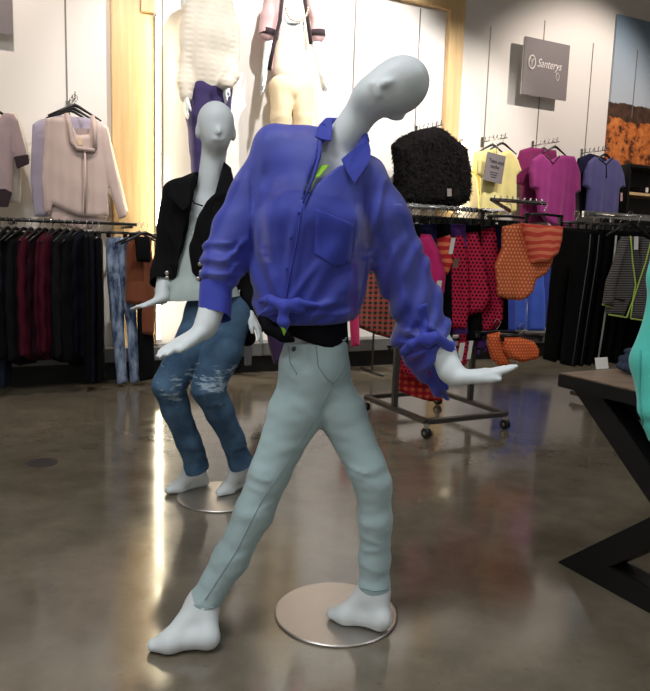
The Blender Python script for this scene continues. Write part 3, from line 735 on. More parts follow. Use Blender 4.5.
# tied cuff on the right sleeve
f = FB([P(402, 330, Y0), P(458, 392, Y0 - .05)], .06, .0045)
f.chain([(P(425, 338, Y0 - .075), .012), (P(436, 337, Y0 - .085), .013), (P(448, 346, Y0 - .055), .014), (P(455, 358, Y0 - .01), .013), (P(453, 364, Y0 + .02), .010)], .01)
f.chain([(P(424, 338, Y0 - .075), .014), (P(431, 343, Y0 - .085), .011)], .01); f.chain([(P(425, 338, Y0 - .07), .013), (P(412, 344, Y0 - .06), .014), (P(404, 352, Y0 - .03), .012)], .012)
f.chain([(P(426, 344, Y0 - .06), .013), (P(434, 368, Y0 - .02), .013), (P(446, 388, Y0 + .0), .010)], .012)
f.displace(wob(.0022, 80, 6)); sub_mesh(f, 'cuff', M_blue2, sh, 1)
f = FB([P(212, 280, Y0 - .08), P(216, 335, Y0 - .1)], .07, .0045)
f.chain([(P(216, 284, Y0 - .065), .046), (P(213.5, 332, Y0 - .113), .044)], .005)
f.displace(wob(.002, 60, 7)); sub_mesh(f, 'cuff', M_blue2, sh, 1, [(P(214, 316, Y0 - .1), (wrL - elL).normalized(), .2), (P(216, 287, Y0 - .07), -(wrL - elL).normalized(), .07)])

# ---------------------------------------------------------------- the second mannequin, in jacket and ripped jeans
base2 = F(220, 497)
m2 = thing('mannequin', 'egg headed mannequin in black jacket and ripped blue jeans behind the leaning one', 'mannequin', (base2.x, base2.y, 0))
MB().lathe([(.190, .0), (.1935, .001), (.1935, .005), (.190, .008), (.001, .0085)], (base2.x, base2.y, 0), 72).build('base_plate', M_steel, m2)
YB = base2.y
k2 = YB / 2.02
hL, hR = P(208, 318, YB), P(229, 316, YB)
kL, aL = P(168, 385, YB - .10), P(195, 466, YB + .02)
kR, aR = P(209, 388, YB - .12), P(241, 462, YB + .0)
sL, sR = P(180, 196, YB), P(240, 200, YB + .06)
eL, wL = P(168, 258, YB + .03), P(162, 297, YB - .08)
eR, wR = P(248, 262, YB + .10), P(249, 312, YB + .02)
J2 = dict(face=(-.25, -.97, 0), hips=(hL, hR), waist=P(213, 280, YB), chest=P(209, 232, YB), neck=P(208, 196, YB), sh=(sL, sR),
          skull=P(214, 146, YB - .01), arms=((sL, eL, wL), (sR, eR, wR)), legs=((hL, kL, aL), (hR, kR, aR)))
f = FB([P(130, 100, YB), P(262, 100, YB), P(160, 500, YB - .1), P(220, 300, YB + .12), P(180, 500, YB - .28)], .06, .0072); f.lo[2] = 0.0
body(f, J2)
f.chain([(J2['neck'] - Vector((0, 0, .03)), .05), (P(214, 150, YB), .047)], .02)
head(f, P(216, 128, YB - .03), P(216, 108, YB) - P(216, 150, YB), Vector((.28, -1, 0)), 1.0)
hand(f, P(165, 298, YB - .08), P(137, 307, YB - .12) - P(165, 297, YB - .08), (0, 0, 1), (0, -1, .1), .05, .92, .0, .3, -.1)
hand(f, wR, P(262, 332, YB - .02) - P(249, 308, YB + .02), (-1, 0, 0), (0, -1, 0), .2, 1.0, .1, .5)
f.chain([(eL, .034), (wL, .028)], .02)
foot(f, aL, F(207, 480, .03), F(165, 491, .02), .002, .040); foot(f, aR, F(250, 480, .03), F(217, 495, .02), .0095, .040)
sub_mesh(f, 'body', M_skin, m2, 2)
# ripped jeans
m, nt, b = base('ripped_denim'); v = coord(nt); vz = coord(nt, (1, 1, 1))
f_ = noise(nt, v, 7, 5, .6); blue = ramp(nt, f_, [(.3, lin((44, 66, 92))), (.75, lin((92, 122, 150)))])
sp = nd(nt, 'ShaderNodeSeparateXYZ'); nt.links.new(v, sp.inputs[0])
zmid = math_(nt, 'SUBTRACT', 1.0, math_(nt, 'MULTIPLY', math_(nt, 'ABSOLUTE', math_(nt, 'SUBTRACT', sp.outputs['Z'], .565)), 3.3))
hz_ = coord(nt, (8, 8, 30)); rip = math_(nt, 'MULTIPLY', math_(nt, 'MULTIPLY', noise(nt, hz_, 2.2, 4, .7), math_(nt, 'MAXIMUM', zmid, 0.0)), math_(nt, 'ADD', noise(nt, v, 8, 2, .5), .45))
ripm = ramp(nt, rip, [(.42, (0, 0, 0, 1)), (.50, (1, 1, 1, 1))])
nt.links.new(mix(nt, ripm, blue, lin((160, 178, 192))), b.inputs['Base Color']); b.inputs['Roughness'].default_value = .9; b.inputs['Specular IOR Level'].default_value = .15
bump(nt, b, noise(nt, v, 240, 2), .3, .001); M_rip = m
f = FB([P(155, 300, YB), P(258, 300, YB), P(160, 480, YB - .1), P(240, 480, YB + .1), P(200, 380, YB - .26)], .05, .0075)
wv = V3(Vector((-.25, -.97, 0)))
f.cap(hL, hR, .098, .098, .03); f.cap(P(214, 312, YB), P(215, 296, YB), .125, .112, .03, wv, .8)
f.chain([(hL, .098), (P(190, 352, YB - .06), .084), (kL, .066), (P(176, 408, YB - .07), .060), (P(188, 440, YB - .02), .054), (P(196, 466, YB + .02), .052), (P(199, 474, YB + .02), .052)], .02)
f.chain([(hR, .098), (P(221, 352, YB - .06), .088), (kR, .070), (P(220, 412, YB - .08), .062), (P(233, 440, YB - .03), .054), (P(241, 462, YB), .052), (P(244, 470, YB), .052)], .02)
def q2(px, py): v = P(px, py, YB - .1); return v.x, v.z
def fl2(lst): return [(*q2(a, b), *q2(c, d), A, wd) for (a, b, c, d, A, wd) in lst]
fo = folds(fl2([(156, 384, 176, 390, .006, .010), (160, 394, 180, 392, .005, .009), (186, 450, 206, 456, .004, .008), (190, 462, 208, 458, .004, .008), (230, 452, 250, 448, .004, .008),
                (198, 392, 218, 386, .006, .01), (204, 404, 224, 400, .005, .009), (200, 340, 212, 330, .006, .012), (214, 330, 236, 336, .006, .012)])); wo = wob(.003, 22, 13)
f.displace(lambda x, y, z: fo(x, y, z) + wo(x, y, z))
jn2 = sub_mesh(f, 'jeans', M_rip, m2, 1, [(P(197, 469, YB + .02), (aL - kL).normalized(), .09), (P(242, 464, YB), (aR - kR).normalized(), .09)])
# pale tank top, flared hem
M_tank = cloth('pale_mint_jersey', (186, 200, 196), .8); M_jack = cloth('black_knit', (20, 19, 21), .9, .5)
f = FB([P(165, 200, YB - .15), P(250, 310, YB + .18)], .06, .0072)
f.chain([(P(207, 216, YB), .110), (P(207, 248, YB), .118), (P(205, 274, YB), .135), (P(204, 300, YB), .165), (P(204, 308, YB), .17)], .03, wv, .82)
f.carve([q2(196, 150), q2(190, 190), q2(189, 214), q2(212, 222), q2(226, 190), q2(232, 150)], YB - .4, YB + .4, .01)
f.displace(lambda x, y, z: .007 * np.sin(x * 70 + 3 * np.sin(z * 9)) * np.clip((1.12 - z) * 4, 0, 1) + wob(.003, 20, 2)(x, y, z), .03)
sub_mesh(f, 'tank_top', M_tank, m2, 1, [(P(204, 298, YB), (.1, 0, -1), .5)])
# black jacket, open at the front, with lapels
f = FB([P(155, 150, YB), P(262, 345, YB), P(200, 200, YB + .25), P(200, 200, YB - .22)], .05, .0075)
f.chain([(P(207, 200, YB), .125), (P(207, 232, YB), .150), (P(206, 262, YB), .152), (P(205, 292, YB), .150)], .03, wv, .86)
f.cap(P(178, 192, YB + .01), J2['neck'] - Vector((0, 0, .02)), .056, .062, .04); f.cap(J2['neck'] - Vector((0, 0, .02)), P(238, 194, YB + .05), .062, .056, .04)
f.chain([(P(177, 196, YB + .01), .062), (P(171, 228, YB + .02), .060), (eL, .058), (P(163, 276, YB - .02), .052), (P(161, 288, YB - .04), .050)], .02)
f.chain([(P(238, 198, YB + .05), .062), (P(246, 236, YB + .08), .060), (eR, .056), (P(249, 300, YB + .04), .046), (P(249, 318, YB + .03), .044)], .02)
f.chain([(P(238, 270, YB + .02), .05), (P(240, 310, YB + .05), .045), (P(247, 338, YB + .08), .04)], .03)
f.carve([q2(216, 140), q2(196, 176), q2(192, 196), q2(186, 230), q2(179, 255), q2(172, 292), q2(165, 330), q2(222, 330), q2(203, 284), q2(193, 272), q2(190, 245), q2(200, 215), q2(226, 176), q2(232, 140)], YB - .5, YB + .02, .008)
f.cap(P(207, 200, YB - .02), P(213, 150, YB - .02), .060, .058, .006, op='cut')
fo = folds(fl2([(165, 228, 176, 250, .006, .01), (196, 240, 204, 290, .006, .01), (214, 220, 208, 280, .006, .012), (168, 205, 184, 212, .005, .01), (166, 262, 178, 268, .005, .009)])); wo = wob(.004, 26, 17)
f.displace(lambda x, y, z: fo(x, y, z) + wo(x, y, z), .03)
jk = sub_mesh(f, 'jacket', M_jack, m2, 1, [(P(161, 284, YB - .03), (wL - eL).normalized(), .08), (P(249, 314, YB + .03), (0, 0, -1), .07), (P(205, 292, YB), (.1, 0, -1), .16)])
def leaf2(name, pts, mat, parent, th=.006):
    ps = [P(x, y, Yy) for (x, y, Yy) in pts]; nrm = (ps[1] - ps[0]).cross(ps[2] - ps[0]).normalized()
    if nrm.y > 0: nrm = -nrm
    return MB().prism(ps, nrm * th).build(name, mat, parent, bevel=.002)
leaf2('lapel', [(196, 172, YB - .05), (190, 186, YB - .11), (172, 184, YB - .08), (168, 196, YB - .10), (184, 212, YB - .15), (190, 205, YB - .15)], M_jack, jk)
leaf2('lapel', [(224, 162, YB - .03), (231, 168, YB - .04), (236, 190, YB - .08), (222, 226, YB - .16), (203, 248, YB - .165), (199, 226, YB - .165), (214, 198, YB - .14)], M_jack, jk)
for p_ in ((167, 273), (167, 278), (200, 264), (201, 272), (198, 279)):
    c_ = P(p_[0], p_[1], YB - .155 if p_[0] > 180 else YB - .10); MB().lathe([(.009, 0), (.009, .003), (.005, .005)], c_, 12, axis=(0, -1, 0)).build('snap_button', M_steel, jk)
MB().tube([P(192, 199, YB - .115), P(194, 203, YB - .125), P(203, 206, YB - .125)], .003, 6).build('strap', M_jack, m2)

# ---------------------------------------------------------------- two forms fixed high on the lit niche
def wallform(px, label, joints, group):
    pass
D_ = .24
def WP(px, py, dd=0.0): return W(px, py, D_ + dd)
def wbody(J, lo, hi, t):
    f = FB([lo, hi], .10, .0095)
    return f
wn = V3(N)
# left form: white knitted sweater and purple trousers
tl = thing('wall_mannequin', 'wall mounted form in white knitted sweater and purple trousers', 'mannequin', WP(212, 190))
def wfig(x, ysh, yhip, ykn, yan, xl, xr):
    J = dict(face=tuple(N), hips=(WP(x - 9, yhip), WP(x + 9, yhip)), waist=WP(x, yhip - 30), chest=WP(x, ysh + 25), neck=WP(x, ysh - 8), sh=(WP(x - 20, ysh), WP(x + 20, ysh)),
             skull=WP(x, ysh - 38), arms=((WP(x - 20, ysh), WP(xl[0], xl[1], .02), WP(xl[2], xl[3], .10)), (WP(x + 20, ysh), WP(xr[0], xr[1], .02), WP(xr[2], xr[3], .12))),
             legs=((WP(x - 9, yhip), WP(x - 10, ykn, .02), WP(x - 10, yan)), (WP(x + 9, yhip), WP(x + 9, ykn, .04), WP(x + 10, yan))))
    return J
M_knit = cloth('white_knit', (204, 196, 182), .9, .8, .12); M_purple = cloth('purple_twill', (54, 44, 88), .8)
def wallfig(t, J, x, hands=True):
    pts = [J['skull'], J['legs'][0][2], J['legs'][1][2], J['arms'][0][2], J['arms'][1][2]]
    f = FB(pts, .30, .0095); body(f, J, 1.05)
    head(f, J['skull'] + Vector((0, 0, .07)), (0, 0, 1), N, 1.0)
    for a in J['arms']: hand(f, a[2], (a[2] - a[1]).normalized() + Vector((0, 0, -.5)), -N, N, .15, 1.05, .1, .4)
    for l in J['legs']: foot(f, l[2], l[2] - Vector((0, 0, .06)) - N * .03, l[2] - Vector((0, 0, .06)) + N * .17, l[2].z - .09, .035)
    sub_mesh(f, 'body', M_skin, t, 2)
    s_ = sof(J['waist']); MB().tube([SD(s_, .0, J['waist'].z), SD(s_, D_ - .03, J['waist'].z)], .012, 10).build('wall_bracket', M_chrome, t)
Jl = wfig(207, 2, 88, 150, 205, (186, 52, 186, 98), (231, 48, 226, 84)); wallfig(tl, Jl, 207)
f = FB([WP(172, -12), WP(248, 105)], .16, .009); wv2 = V3(N)
f.chain([(WP(206, 6), .17), (WP(207, 40), .20), (WP(207, 68), .205), (WP(207, 76), .19)], .04, wv2, .62)
f.chain([(WP(193, 0), .080), (WP(188, 26), .075), (WP(185, 60, .02), .066), (WP(185, 84, .06), .056), (WP(186, 97, .09), .052)], .03)
f.chain([(WP(222, 0), .085), (WP(229, 26), .075), (WP(232, 55, .02), .066), (WP(231, 74, .10), .056), (WP(226, 84, .14), .052)], .03)
pat = lambda x, y, z: .0025 * np.sin(z * 150) * (np.abs(((x * U.x + y * U.y) * 11) % 1 - .5) < .28) + wob(.007, 14, 21)(x, y, z)
f.displace(pat, .03); sub_mesh(f, 'sweater', M_knit, tl, 1)
f = FB([WP(190, 66), WP(240, 215)], .14, .009)
f.cap(WP(201, 90), WP(218, 90), .115, .115, .03)
f.chain([(WP(200, 88), .110), (WP(198, 118, .02), .090), (WP(198, 152, .02), .066), (WP(198, 195), .052)], .012); f.chain([(WP(219, 88), .110), (WP(219, 118, .04), .090), (WP(218, 152, .04), .068), (WP(218, 195), .052)], .012)
f.displace(wob(.004, 20, 30), .03); sub_mesh(f, 'trousers', M_purple, tl, 1)
# right form: pink cardigan with dark trim over cream
tr = thing('wall_mannequin', 'wall mounted form in pink dark trimmed cardigan, cream top and beige trousers', 'mannequin', WP(290, 190))
Jr = wfig(291, 2, 88, 150, 205, (269, 40, 264, 76), (316, 44, 322, 74)); wallfig(tr, Jr, 291)
M_cream = cloth('cream_jersey', (232, 220, 200), .8); M_beige = cloth('beige_twill', (222, 200, 164), .85); M_pink = cloth('dusty_pink_knit', (206, 170, 170), .9); M_trim = cloth('dark_trim', (52, 40, 44), .85)
f = FB([WP(268, 0), WP(318, 85)], .14, .009)
f.chain([(WP(292, 14), .13), (WP(292, 40), .15), (WP(291, 70), .155)], .04, wv2, .62); f.displace(wob(.005, 16, 33), .03); sub_mesh(f, 'top', M_cream, tr, 1)
f = FB([WP(270, 66), WP(320, 215)], .14, .009); f.cap(WP(283, 90), WP(300, 90), .112, .112, .03)
f.chain([(WP(282, 88), .110), (WP(281, 118, .02), .090), (WP(281, 152, .02), .072), (WP(281, 195), .06)], .012); f.chain([(WP(300, 88), .110), (WP(302, 118, .04), .090), (WP(301, 152, .04), .072), (WP(301, 195), .06)], .012)
f.displace(wob(.005, 20, 35), .03); bt = sub_mesh(f, 'trousers', M_beige, tr, 1)
f = FB([WP(262, -12), WP(324, 75)], .18, .009)
f.chain([(WP(291, 4), .15), (WP(291, 34), .172), (WP(290, 62), .178)], .04, wv2, .64)
f.chain([(WP(274, 0), .082), (WP(270, 18, .01), .080), (WP(268, 34, .02), .078)], .03); f.chain([(WP(308, 0), .082), (WP(313, 18, .01), .080), (WP(316, 34, .02), .078)], .03)
fz = f; sl, X, Y, Z = fz.sub((-9, -9, 0), (9, 9, 9))
sX = (X - O0.x) * U.x + (Y - O0.y) * U.y; dX = (X - O0.x) * N.x + (Y - O0.y) * N.y
pl = [(sof(WP(x_, y_)), WP(x_, y_).z) for (x_, y_) in [(284, -12), (280, 20), (274, 44), (269, 75), (318, 75), (311, 44), (307, 14), (302, -12)]]
dc = sdpoly((sX + 0 * Z).reshape(-1, Z.shape[2]), np.broadcast_to(Z[0], (X.shape[0] * Y.shape[1], Z.shape[2])), pl).reshape(fz.F.shape)
fz.F[...] = np.maximum(fz.F, -np.maximum(dc, (D_ - .02) - dX))
f.displace(wob(.005, 18, 36), .03); cg = sub_mesh(f, 'cardigan', M_pink, tr, 1)
MB().tube([WP(283, -12, .13), WP(280, 20, .135), WP(274, 44, .125), WP(269, 70, .11)], [.016] * 4, 8).build('dark_edging', M_trim, cg)
MB().tube([WP(303, -12, .12), WP(307, 14, .125), WP(311, 44, .12)], [.016] * 3, 8).build('dark_edging', M_trim, cg)
MB().tube([WP(269, 31, .02), WP(268, 37, .02)], .084, 20).build('dark_cuff', M_trim, cg); MB().tube([WP(315.5, 31, .02), WP(316, 37, .02)], .084, 20).build('dark_cuff', M_trim, cg)
M_pearl = plain('pearl', (200, 190, 170), .25)
mb = MB()
for i in range(17):
    a = math.pi * i / 16; c_ = WP(297 - 11 * math.cos(a), 8 + 13 * math.sin(a), .135)
    mb.lathe([(.001, -.011), (.008, -.008), (.011, 0), (.008, .008), (.001, .011)], c_, 10)
mb.build('necklace', M_pearl, tr, smooth=True)

# ================================================================ clothes on hangers
def gmesh(name, polys, h=.009, T=.014, A=.012, K=22, seed=0, grow=True, amp2=.0012, rnd=.03):
    """cloth body from outlines (x,z) in the hanging plane; each entry is (outline, y offset, half thickness)"""
    xs = [p[0] for q_ in polys for p in q_[0]]; zs = [p[1] for q_ in polys for p in q_[0]]
    yo = [q_[1] for q_ in polys]; pad = .03 + A * 2 + .012
    f = Field((min(xs) - .03, min(yo) - pad - T, min(zs) - .03), (max(xs) + .03, max(yo) + pad + T, max(zs) + .03), h)
    X = (f.lo[0] + h * np.arange(f.n[0])).astype(np.float32)[:, None, None]; Y = (f.lo[1] + h * np.arange(f.n[1])).astype(np.float32)[None, :, None]; Z = (f.lo[2] + h * np.arange(f.n[2])).astype(np.float32)[None, None, :]
    rs = np.random.RandomState(seed); ph = rs.rand(4) * 6.28; z0, z1 = max(zs), min(zs)
    g = np.clip((z0 - Z) / (z0 - z1), 0, 1) if grow else np.ones_like(Z)
    wv_ = A * g ** .7 * (np.sin(K * X + ph[0] + 1.1 * np.sin(3.1 * Z + ph[1])) * .7 + .3 * np.sin(K * 2.3 * X + ph[2])) + amp2 * np.sin(31 * Z + 13 * X + ph[3])
    for (poly, y0, t_) in polys:
        d2 = sdpoly(X[:, 0, :], Z[0, :, :], poly)[:, None, :]
        tt = (t_ or T) * np.sqrt(np.clip(-d2 / rnd, 0, 1)) + .002
        d = np.maximum(d2 + .002, np.abs(Y - y0 - wv_) - tt)
        f.F[...] = smin(f.F, d.astype(np.float32), .006)
    return f.mesh(1, (0, 0, 0), name)
def hanger_mesh(kind):
    mb = MB(); n = 12
    hk = [Vector((.021 * math.cos(a), 0, .021 * math.sin(a) - .004)) for a in [R(200) - R(230) * i / 10 for i in range(11)]]
    hook = MB().tube(hk + [Vector((.012, 0, -.030)), Vector((0, 0, -.040)), Vector((0, 0, -.062))], .0026, 8)
    if kind == 'top':
        mb.tube([(-.185, 0, -.150), (-.10, 0, -.105), (-.03, 0, -.068), (0, 0, -.058), (.03, 0, -.068), (.10, 0, -.105), (.185, 0, -.150)], [.006, .009, .012, .014, .012, .009, .006], 8)
    else:
        mb.tube([(-.15, 0, -.070), (0, 0, -.062), (.15, 0, -.070)], .009, 8)
        for x in (-.13, .13): mb.box((x, 0, -.082), (.022, .026, .042))
    return mb, hook
HM = {}
def hanger(kind, parent, metal):
    if kind not in HM:
        a, b_ = hanger_mesh(kind)
        o = a.build('hanger', M_hang, parent, local=True); k = b_.build('hook', M_chrome, o, local=True); HM[kind] = (o.data, k.data)
    else:
        o = link('hanger', HM[kind][0], None, parent); k = link('hook', HM[kind][1], None, o)
    return o
def hang(name, label, cat, group, Hp, phi, me, mat, kind='top', tilt=0.0, part='fabric'):
    t = thing(name, label, cat, Hp, phi, group, tilt)
    LOC[t.name] = Vector((0, 0, 0))
    hanger(kind, t, None)
    o = link(part, me, mat, t); return t
def trace(poly, Hp, phi):
    e = Vector((math.cos(phi), math.sin(phi), 0)); n_ = Vector((math.sin(phi), -math.cos(phi), 0)); o = []
    for (px, py) in poly:
        v = PLN(px, py, Hp, n_) - Vector(Hp); o.append((v.dot(e), v.z))
    return o
def tr3(px, py, Hp, phi, off=0.0):           # pixel -> local point on the hanging plane
    (x, z), = trace([(px, py)], Hp, phi); return Vector((x, -off, z))
def ltube(name, pts, r, mat, parent): 
    o = MB().tube(pts, r, 6).build(name, mat, parent, local=True); return o
def card(parent, p, w_=.035, h_=.06, mat=None, name='price_tag', rot=0.1):
    return MB().obox(p, (w_ / 2 * math.cos(rot), 0, w_ / 2 * math.sin(rot)), (0, .001, 0), (-h_ / 2 * math.sin(rot), 0, h_ / 2 * math.cos(rot))).build(name, mat or M_tag, parent, local=True)

# cloth kinds
K_black = cloth('black_wool', (10, 10, 12), .9); K_char = cloth('charcoal_cloth', (18, 18, 22), .9); K_wine = cloth('wine_velvet', (64, 14, 30), .8); K_plum = cloth('dark_plum_cloth', (34, 12, 22), .85)
K_navy = cloth('navy_cloth', (14, 16, 28), .9); K_suede = cloth('brown_suede', (112, 62, 40), .95, .5); K_dden = denim('dark_denim', (16, 20, 30), (34, 42, 58)); K_acid = denim('acid_wash_denim', (52, 66, 96), (150, 166, 190), (.38, .62), 7)
K_blouse = cloth('blush_satin', (196, 174, 166), .5, .1, .05, spec=.4); K_lav = cloth('lavender_voile', (168, 160, 178), .7); K_cream2 = cloth('cream_voile', (222, 212, 196), .8); K_mauve = cloth('mauve_knit', (166, 146, 148), .9)

# shapes seen side-on
def pants(L, w1=.17, w2=.12): return [([(-w1, -.10), (w1, -.10), (w1 + .01, -.28), (w2, -L), (.012, -L), (0, -.40), (-.012, -L), (-w2, -L), (-w1 - .01, -.28)], 0, .020)]
def pants_folded(L, w=.13): return [([(-w, -.10), (w, -.10), (w * .92, -L), (-w * .8, -L)], 0, .026)]
def jacket(L, w_=.22): return [([(-.08, -.08), (-w_, -.125), (-w_ - .01, -.3), (-w_ + .03, -L), (w_ - .03, -L), (w_ + .01, -.3), (w_, -.125), (.08, -.08)], 0, .026),
                               ([(-w_ + .03, -.12), (-w_ - .04, -.16), (-w_ - .07, -L * .86), (-w_ + .03, -L * .86)], -.012, .024), ([(w_ - .03, -.12), (w_ + .04, -.16), (w_ + .07, -L * .86), (w_ - .03, -L * .86)], -.012, .024)]

# ---------------------------------------------------------------- left wall rail
RD = .44
rz = W(70, 222, RD).z; r0 = sof(W(-60, 222, RD)); r1 = sof(W(137, 224, RD))
t = thing('wall_rail', 'black garment rail with bracket on the left wall', 'rail', SD(r0, 0, rz))
MB().tube([SD(r0, RD, rz), SD(r1, RD, rz)], .013, 10).build('rail', M_black, t)
for s_ in (r1 - .04, (r0 + r1) / 2 - .2, r0 + .05): MB().wbox(s_ - .008, s_ + .008, .003, RD + .01, rz - .03, rz - .012).build('bracket', M_black, t)
G = 'clothes on the left wall rail'
cache = {}
def cached(key, fn):
    if key not in cache: cache[key] = fn()
    return cache[key]
left = [  # px, kind, mat, bottom px, label
 (-14, 'j', K_black, 350, 'black jacket'), (-4, 'p', K_dden, 388, 'dark jeans'), (3, 'p', K_dden, 388, 'dark denim trousers'), (10, 'j', K_black, 362, 'black wool jacket'), (18, 'j', K_char, 362, 'charcoal jacket'),
 (26, 'j', K_black, 362, 'black coat'), (33, 'j', K_wine, 358, 'wine red jacket'), (41, 'j', K_plum, 356, 'dark plum jacket'), (47, 'j', K_wine, 358, 'wine red velvet jacket'), (54, 'j', K_wine, 354, 'wine red cardigan'),
 (61, 'j', K_black, 362, 'black blazer'), (68, 'j', K_char, 360, 'charcoal blazer'), (75, 'j', K_black, 362, 'black cardigan'), (82, 'j', K_navy, 358, 'navy jacket'),
 (88, 'p', K_black, 384, 'black trousers'), (94, 'p', K_navy, 385, 'navy trousers'), (100, 'p', K_black, 384, 'slim black trousers')]
for i, (px, kd, mt, by, nm) in enumerate(left):
    by += (i * 7) % 5 - 2
    Hp = SD(sof(W(px, 300, RD)), RD, rz); L = rz - W(px, by, RD).z; L = min(L, rz - .03)
    key = (kd, round(L, 1), i % 2); Lr = min(round(L, 1), rz - .03)
    me = cached(key, lambda: gmesh(kd, (jacket(Lr) if kd == 'j' else pants(Lr)), T=.027, seed=i, A=.013, h=.011))
    me = me.copy() if me.materials else me
    me.materials.clear()
    lab = {0: 'black jacket at the far left end of the left wall rail', 1: 'dark jeans hanging beside the black jacket at the left edge', 2: 'dark denim trousers hanging low near the left edge', 3: 'black wool jacket just right of the dark jeans',
           4: 'charcoal jacket hanging between black coats on the left rail', 5: 'black coat hanging left of the wine red clothes', 6: 'wine red jacket, leftmost of the wine red clothes', 7: 'dark plum jacket between the wine red jackets',
           8: 'wine red velvet jacket right of the dark plum one', 9: 'wine red cardigan, rightmost of the wine red clothes', 10: 'black blazer next right of the wine red clothes', 11: 'charcoal blazer below the left edge of the blush blouse',
           12: 'black cardigan below the blush blouse hem', 13: 'navy jacket hanging just left of the long black trousers', 14: 'long black trousers, first right of the jackets', 15: 'navy trousers between two pairs of black trousers',
           16: 'slim black trousers next to the acid wash jeans'}[i]
    if kd == 'j':
        dph = R(52 + 9 * math.sin(i * 2.3)); w_ = 11 + (i * 5) % 4
        po = [([(px - w_, 238 + i % 3), (px - 4, 232), (px + 4, 231), (px + w_, 237), (px + w_ + 3, 268), (px + w_ + 2, 300), (px + w_ + 4, by), (px, by + 3), (px - w_ + 1, by - 2), (px - w_ - 2, 296), (px - w_ - 1, 262)], 0, .028)]
        ph = WA + dph; me = gmesh('jacket', [(trace(p_, Hp, ph), y0, t0) for (p_, y0, t0) in po], T=.03, seed=i, A=.016, K=30 + 5 * (i % 4), amp2=.004)
        o = hang('hanging_jacket', lab, 'jacket', G, Hp, ph, me, mt, 'top'); continue
    hang({'j': 'hanging_jacket', 'p': 'hanging_trousers'}[kd], lab, {'j': 'jacket', 'p': 'trousers'}[kd], G, Hp, R(106 + random.uniform(-3, 3)), me, mt, 'top' if kd == 'j' else 'clip')
def traced(name, label, cat, group, hook, d, dphi, polys, mat, kind='top', **kw):
    Hp = W(hook[0], hook[1], d) if not isinstance(hook, Vector) else hook
    phi = WA + R(dphi)
    pl_ = [(trace(p_, Hp, phi), y0, th_) for (p_, y0, th_) in polys]
    me = gmesh(name, pl_, **kw); return hang(name, label, cat, group, Hp, phi, me, mat, kind), Hp, phi
def on_rail(px, d, z): s_ = sof(W(px, 300, d)); return SD(s_, d, z)
RH = lambda px: on_rail(px, RD, rz)
traced('hanging_jeans', 'acid wash jeans, left of the two pairs on the left rail', 'jeans', G, RH(112), RD, 28, [([(106, 238), (121, 236), (124, 270), (124, 330), (128, 383), (117, 385), (112, 330), (107, 270)], 0, .03)], K_acid, 'clip', seed=3)
traced('hanging_jeans', 'acid wash jeans, right of the two pairs on the left rail', 'jeans', G, RH(124), RD, 24, [([(119, 238), (132, 237), (134, 290), (137, 330), (144, 381), (131, 384), (128, 330), (120, 280)], 0, .03)], K_acid, 'clip', seed=4)
traced('hanging_trousers', 'black trousers at the right end of the left rail behind the suede jacket', 'trousers', G, RH(143), RD - .0, 38, [([(136, 240), (151, 238), (152, 330), (154, 378), (141, 382), (137, 300)], 0, .025)], K_black, 'clip', seed=5)
traced('hanging_jacket', 'brown suede jacket with black yoke at the right end of the left rail', 'jacket', G, SD(sof(RH(139)), RD + .02, rz), RD, 8, [([(126, 246), (133, 236), (150, 236), (153, 262), (155, 300), (154, 336), (141, 334), (139, 305), (132, 305), (125, 302)], 0, .035)], K_suede, 'top', seed=6)
tt, Hp, phi = traced('hanging_vest', 'small black vest lying over the brown suede jacket', 'vest', G, SD(sof(RH(142)), RD + .12, rz), RD, 8, [([(134, 236), (150, 236), (151, 263), (136, 262)], 0, .02)], K_black, 'top', seed=7)

# ---------------------------------------------------------------- face-out arms with tops on the wall
def arm(px, py, d1, label, n_=6, z=None):
    p = W(px, py, d1); s_ = sof(p); z_ = p.z if z is None else z
    t = thing('wall_hook_arm', label, 'hook arm', SD(s_, 0, z_), 0)
    MB().tube([SD(s_, .004, z_ - .01), SD(s_, d1 + .03, z_ - .01)], .006, 8).build('arm', M_chrome, t)
    MB().wbox(s_ - .015, s_ + .015, .003, .012, z_ - .06, z_ + .04).build('plate', M_chrome, t)
    for i in range(n_):
        dd = d1 * (i + 1) / n_
        MB().tube([SD(s_, dd, z_ - .01), SD(s_, dd, z_ + .025), SD(s_, dd + .01, z_ + .035)], .005, 6).build('peg', M_chrome, t)
    return s_, z_
def HA(s_, z_, dd): return SD(s_, dd, z_ + .004)
sa_, za_ = arm(75, 97, .42, 'chrome hook arm above the blush blouse', 3)
Gb = 'blouses on the left hook arm'
blo = [([(62, 117), (65, 113), (70, 122), (78, 135), (88, 134), (92, 119), (96, 119), (100, 124), (106, 128), (107, 150), (108, 185), (109, 216), (98, 218), (80, 217), (66, 212), (52, 205), (50, 218), (45, 211), (43, 190), (45, 150), (46, 119), (54, 117)], 0, .022),
       ([(45, 118), (54, 117), (54, 160), (52, 212), (44, 214), (41, 180)], -.01, .02), ([(100, 123), (107, 128), (115, 166), (127, 217), (119, 220), (108, 186), (100, 150)], -.01, .02), ([(50, 205), (108, 205), (108, 219), (94, 230), (80, 230), (64, 227), (50, 219)], .018, .008)]
tb, Hb, ph_ = traced('hanging_blouse', 'blush satin blouse with deep collar, front one on the left hook arm', 'blouse', Gb, HA(sa_, za_, .40), .40, 0, blo, K_blouse, A=.022, K=26, T=.015, seed=11)
ltube('collar', [tr3(66, 114, Hb, ph_, .02), tr3(69, 126, Hb, ph_, .035), tr3(71, 142, Hb, ph_, .04), tr3(76, 149, Hb, ph_, .04), tr3(94, 151, Hb, ph_, .04)], .018, K_blouse, tb)
ltube('collar', [tr3(92, 116, Hb, ph_, .02), tr3(94, 132, Hb, ph_, .035), tr3(94, 150, Hb, ph_, .04)], .016, K_blouse, tb)
